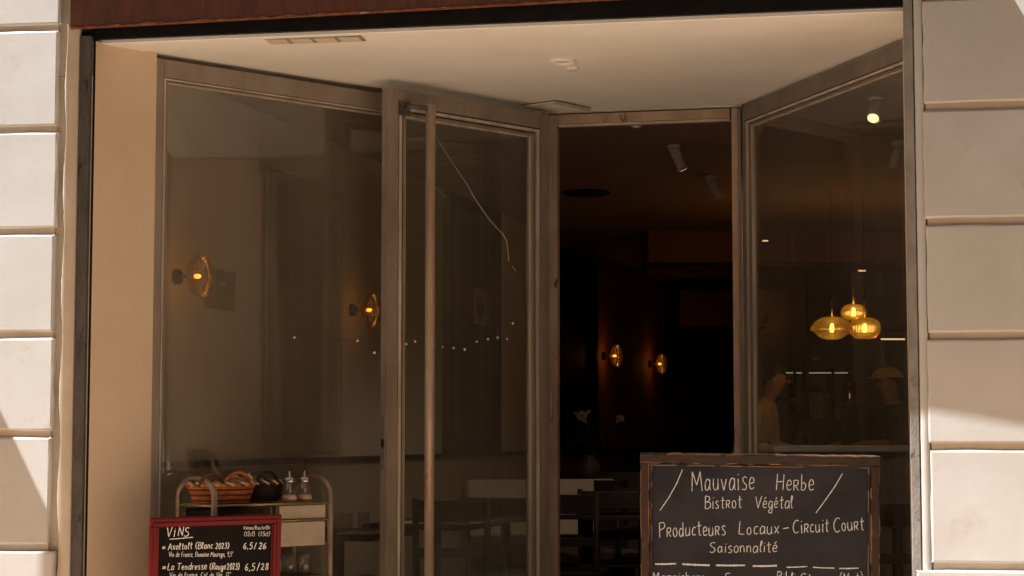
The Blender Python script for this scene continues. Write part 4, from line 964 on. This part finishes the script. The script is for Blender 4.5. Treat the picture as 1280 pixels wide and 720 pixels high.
# dried bouquet in the doorway
p = at(737, 600, 13.0); t = thing('flower_vase', 'dark bushy bouquet with two yellow blooms in a clay vase, inside the doorway', 'vase', (p.x, p.y, .92))
bm = bm_new(); lathe(bm, [(.0001,0),(.05,0),(.075,.05),(.07,.11),(.035,.15),(.04,.17)], n=20); obj('pot', bm, M['pot'], t)
rnd = random.Random(11); bm = bm_new(); bs = bm_new()
for k in range(420):
    a = rnd.uniform(0, 2*math.pi); el = rnd.uniform(-.2, 1.4); r = .17*rnd.uniform(.45, 1)
    c = Vector((math.cos(a)*math.cos(el)*r, math.sin(a)*math.cos(el)*r, .26+math.sin(el)*r*.9)); u = Vector((rnd.gauss(0,1), rnd.gauss(0,1), rnd.gauss(0,1))).normalized()*.026; w = u.cross(Vector((0,0,1))).normalized()*.010
    bm.faces.new([bm.verts.new(c-u), bm.verts.new(c+w), bm.verts.new(c+u), bm.verts.new(c-w)])
for k in range(14):
    a = rnd.uniform(0, 6.28); tube(bs, [(0,0,.12), (math.cos(a)*.05, math.sin(a)*.05, .25), (math.cos(a)*.11, math.sin(a)*.11, .34)], .0025, 4)
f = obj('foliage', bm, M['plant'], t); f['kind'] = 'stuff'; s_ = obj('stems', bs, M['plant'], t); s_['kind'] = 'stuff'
for q in ((-.04, -.08, .44, .06), (.21, -.02, .42, .038)):
    bm = bm_new()
    for k in range(11):
        a = 2*math.pi*k/11; d = Vector((math.cos(a), .25, math.sin(a))).normalized(); c0 = Vector(q[:3]); d = d*rnd.uniform(.45, 1.25); w = Vector((-math.sin(a), 0, math.cos(a)))*q[3]*.2
        vs = [c0+d*q[3]*.1-w*.5, c0+d*q[3]*.7-w, c0+d*q[3], c0+d*q[3]*.7+w, c0+d*q[3]*.1+w*.5]; bm.faces.new([bm.verts.new(v) for v in vs])
    obj('bloom', bm, M['petal'], t)
    bm = bm_new(); tube(bm, [(q[0]*.3, q[1]*.3, .15), (q[0], q[1]+.01, q[2])], .003, 5); obj('bloom_stem', bm, M['plant'], t)
# side console carrying the vase
o = obj('console', bbox(-.25, .25, -.12, .12, 0, .919, .005), M['darkwood']); o.location = (p.x, p.y, 0); tag(o, 'dark narrow console under the flower vase', 'console')

# glowing dots on a thin cord, standing in for a reflection in the glass
fl = [(368,422),(447,426),(468,441),(508,430),(519,427),(543,432),(553,434),(567,435),(581,437),(596,427),(610,424),(622,422),(634,424),(641,404)]
t = thing('reflection_dots', 'row of tiny glowing dots standing in for a reflection in the door glass', 'reflection dots', at(500, 430, 11.0))
pts = [at(x, y, 9.2+(x-368)/273*2.4) for x, y in fl]
bm = bm_new(); tube(bm, pts, .0008, 4); obj('wire', bm, M['black'], t, True)
for i, q in enumerate(pts):
    bm = bm_new(); bmesh.ops.create_icosphere(bm, subdivisions=1, radius=.0062+.003*((i*7) % 3)/3)
    for v in bm.verts: v.co += q
    obj('bulb', bm, M['glint'], t, True)

# ------------------------------------------------------------------ people behind the bar
def person(label, loc, rz, H, lean, shirt, skin, cap=False, arm=0.0, hairlong=False, head_yaw=0, crouch=0):
    t = thing('person', label, 'person', (loc[0], loc[1], 0), rz)
    s = H/1.75; V = []; E = []; Rd = []
    def v(x, y, z, r, link=None):
        V.append((x*s, y*s, z*s)); Rd.append(r*s)
        if link is not None: E.append((link, len(V)-1))
        return len(V)-1
    ly = lambda z: -lean*max(0, z-.95)         # lean forward is -y
    c = -crouch
    pel = v(0, 0, .95+c, .125); wa_ = v(0, ly(1.12), 1.12+c, .115, pel); chs = v(0, ly(1.32), 1.30+c, .135, wa_); up = v(0, ly(1.44)-.0, 1.41+c, .10, chs); nk = v(0, ly(1.5)-.005, 1.49+c, .052, up)
    hb = v(0, ly(1.56)-.015, 1.56+c, .060, nk); hm = v(0, ly(1.63)-.02, 1.635+c, .083, hb); ht = v(0, ly(1.7)-.015, 1.70+c, .062, hm)
    hands = []
    for q in (-1, 1):
        sh_ = v(q*.17, ly(1.41), 1.405+c, .062, up)
        reach = arm
        el = v(q*.24, ly(1.2)-.06-.10*reach, 1.14+c+.03*reach, .043, sh_)
        wr = v(q*.20, ly(1.2)-.26-.14*reach, 1.06+c+.16*reach, .028, el)
        pm = v(q*.19, ly(1.2)-.33-.14*reach, 1.05+c+.17*reach, .032, wr)
        for fi in range(4):
            off = (fi-1.5)*.019
            k1 = v(q*.19+off, ly(1.2)-.385-.14*reach, 1.045+c+.165*reach, .0095, pm); k2 = v(q*.19+off, ly(1.2)-.42-.14*reach+abs(fi-1.2)*.006, 1.025+c+.16*reach, .0085, k1); v(q*.19+off, ly(1.2)-.435-.14*reach+abs(fi-1.2)*.008, 1.0+c+.155*reach, .0075, k2)
        th_ = v(q*.19-q*.045, ly(1.2)-.335-.14*reach, 1.035+c+.165*reach, .0115, pm); v(q*.19-q*.06, ly(1.2)-.37-.14*reach, 1.02+c+.16*reach, .009, th_)
        hp = v(q*.10, 0, .90+c, .095, pel); kn = v(q*.11, -.03-crouch*.6, .50+c*.5, .060, hp); an = v(q*.11, .03, .09, .042, kn); v(q*.12, -.12, .045, .036, an)
    me = bpy.data.meshes.new('skel'); me.from_pydata(V, E, []); o = bpy.data.objects.new('skel', me); COL.objects.link(o)
    sk = o.modifiers.new('Skin', 'SKIN'); sk.use_smooth_shade = True
    for i, r in enumerate(Rd): me.skin_vertices[0].data[i].radius = (r, r)
    for i in range(len(Rd)): me.skin_vertices[0].data[i].use_root = (i == 0)
    sb = o.modifiers.new('Sub', 'SUBSURF'); sb.levels = 2; sb.render_levels = 2
    bpy.context.view_layer.update(); dg = bpy.context.evaluated_depsgraph_get()
    body = bpy.data.meshes.new_from_object(o.evaluated_get(dg)); bpy.data.objects.remove(o)
    body.name = 'body'; body.materials.clear()
    for m_ in (skin, shirt, M['pants']): body.materials.append(m_)
    for f in body.polygons:
        cz_ = f.center.z/s-c; ay = abs(f.center.x)/s
        far = (-(f.center.y/s-ly(1.2))) > .17+.1*arm and cz_ < 1.30 and ay > .10
        f.material_index = 0 if (cz_ > 1.475 or far) else (1 if cz_ > .93 else 2); f.use_smooth = True
    bo = obj('body', body, skin, t)
    hy = (ly(1.64)-.02)*s; hz = (1.635+c)*s
    def blob(nm, m_, cx, cy, cz_, rx, ry, rz_, cut=None):
        bm = bm_new(); bmesh.ops.create_uvsphere(bm, u_segments=20, v_segments=14, radius=1)
        for w in bm.verts: w.co = Vector((cx+w.co.x*rx, cy+w.co.y*ry, cz_+w.co.z*rz_))
        if cut: bmesh.ops.delete(bm, geom=[w for w in bm.verts if cut(w.co)], context='VERTS')
        return obj(nm, bm, m_, t, smooth=True)
    blob('nose', skin, 0, hy-.088*s, hz-.012*s, .011*s, .017*s, .018*s)
    for q in (-1, 1):
        blob('ear', skin, q*.080*s, hy+.005*s, hz-.005*s, .010*s, .018*s, .028*s)
        blob('eye', M['black'], q*.030*s, hy-.076*s, hz+.012*s, .010*s, .007*s, .005*s)
    blob('mouth', M['brownpanel'], 0, hy-.074*s, hz-.045*s, .020*s, .008*s, .005*s)
    fr = hy-.062*s
    blob('hair', M['hair'], 0, hy+.012*s, hz+.020*s, .094*s, .100*s, (.100 if not hairlong else .105)*s, cut=lambda w: (w.z-hz) < -.004*s-.60*(w.y-hy-.012*s))
    if hairlong: blob('hair', M['hair'], 0, hy+.055*s, hz-.06*s, .075*s, .055*s, .13*s)
    if cap:
        blob('cap', M['cap'], 0, hy+.0, hz+.045*s, .112*s, .128*s, .082*s, cut=lambda w: w.z < hz+.038*s)
        bm = bm_new(); lathe(bm, [(.0001,.004),(.9,.002),(1,-.003),(.9,-.006),(.0001,-.004)], n=24)
        for w in bm.verts: w.co = Vector((w.co.x*.088*s, w.co.y*.085*s+hy-.095*s, w.co.z*1.5+hz+.047*s))
        obj('cap_peak', bm, M['cap'], t)
    return t
def face(px, D): p = at(px, 545, D); return (p.x, p.y)
person('dark haired person in a cream shirt leaning at the left end of the bar', face(922, 13.8), 1.25, 1.74, .42, M['shirt_cream'], M['skin'], arm=.4)
person('person with dark hair in a brown top, second from the left at the bar', face(992, 15.2), 2.6, 1.52, .1, M['shirt_brown'], M['skin_dk'], arm=.2, hairlong=True)
person('person with dark hair in a black shirt in the middle of the bar', face(1030, 15.0), -.5, 1.62, .12, M['shirt_black'], M['skin_dk'], arm=.6)
person('person in a mustard cap and grey shirt at the right end of the bar', face(1131, 14.6), -1.1, 1.74, .18, M['shirt_teal'], M['skin'], cap=True, arm=.7)
p = at(1062, 494, 14.6); t = thing('candle_lamp', 'small dark lantern with a tiny flame on the bar shelf', 'lantern', (p.x, p.y, p.z-.08))
bm = bm_new(); lathe(bm, [(.0001,0),(.045,0),(.05,.02),(.05,.15),(.02,.19),(.0001,.2)], n=16); obj('glass_body', bm, M['smoke'], t)
bm = bm_new(); lathe(bm, [(.0001,.05),(.006,.06),(.004,.085),(.0001,.10)], n=8); obj('flame', bm, M['led_hi'], t)
pz = p.z-.08
o = obj('lantern_stand', bbox(-.07, .07, -.07, .07, 0, pz-.001, .004), M['darkwood']); o.location = (p.x, p.y, 0); tag(o, 'dark narrow stand under the small lantern', 'stand')
# tumblers that share a place are told apart by their order seen from the street
grp = {}
for o in COL.objects:
    if o.parent is None and 'group' in o and 'tumbler' in o['group']: grp.setdefault(o['group'], []).append(o)
ORD = {2: ('left', 'right'), 3: ('leftmost', 'middle', 'rightmost'), 4: ('leftmost', 'second from left', 'third from left', 'rightmost'), 5: ('leftmost', 'second from left', 'middle', 'second from right', 'rightmost')}
def sx(o):
    d = Vector(o.location)-Vector(cam.location); return (d.x*ct+d.y*st)/(d.y*ct-d.x*st)
for g_, os_ in grp.items():
    if len(os_) < 2: continue
    os_.sort(key=sx); w = g_.split(' ', 1)[1] if g_.startswith('tumblers') else ('in the '+g_.split(' ')[0]+' row on the cart')
    for o, word in zip(os_, ORD[len(os_)]): o['label'] = 'clear glass tumbler, '+word+' one '+w
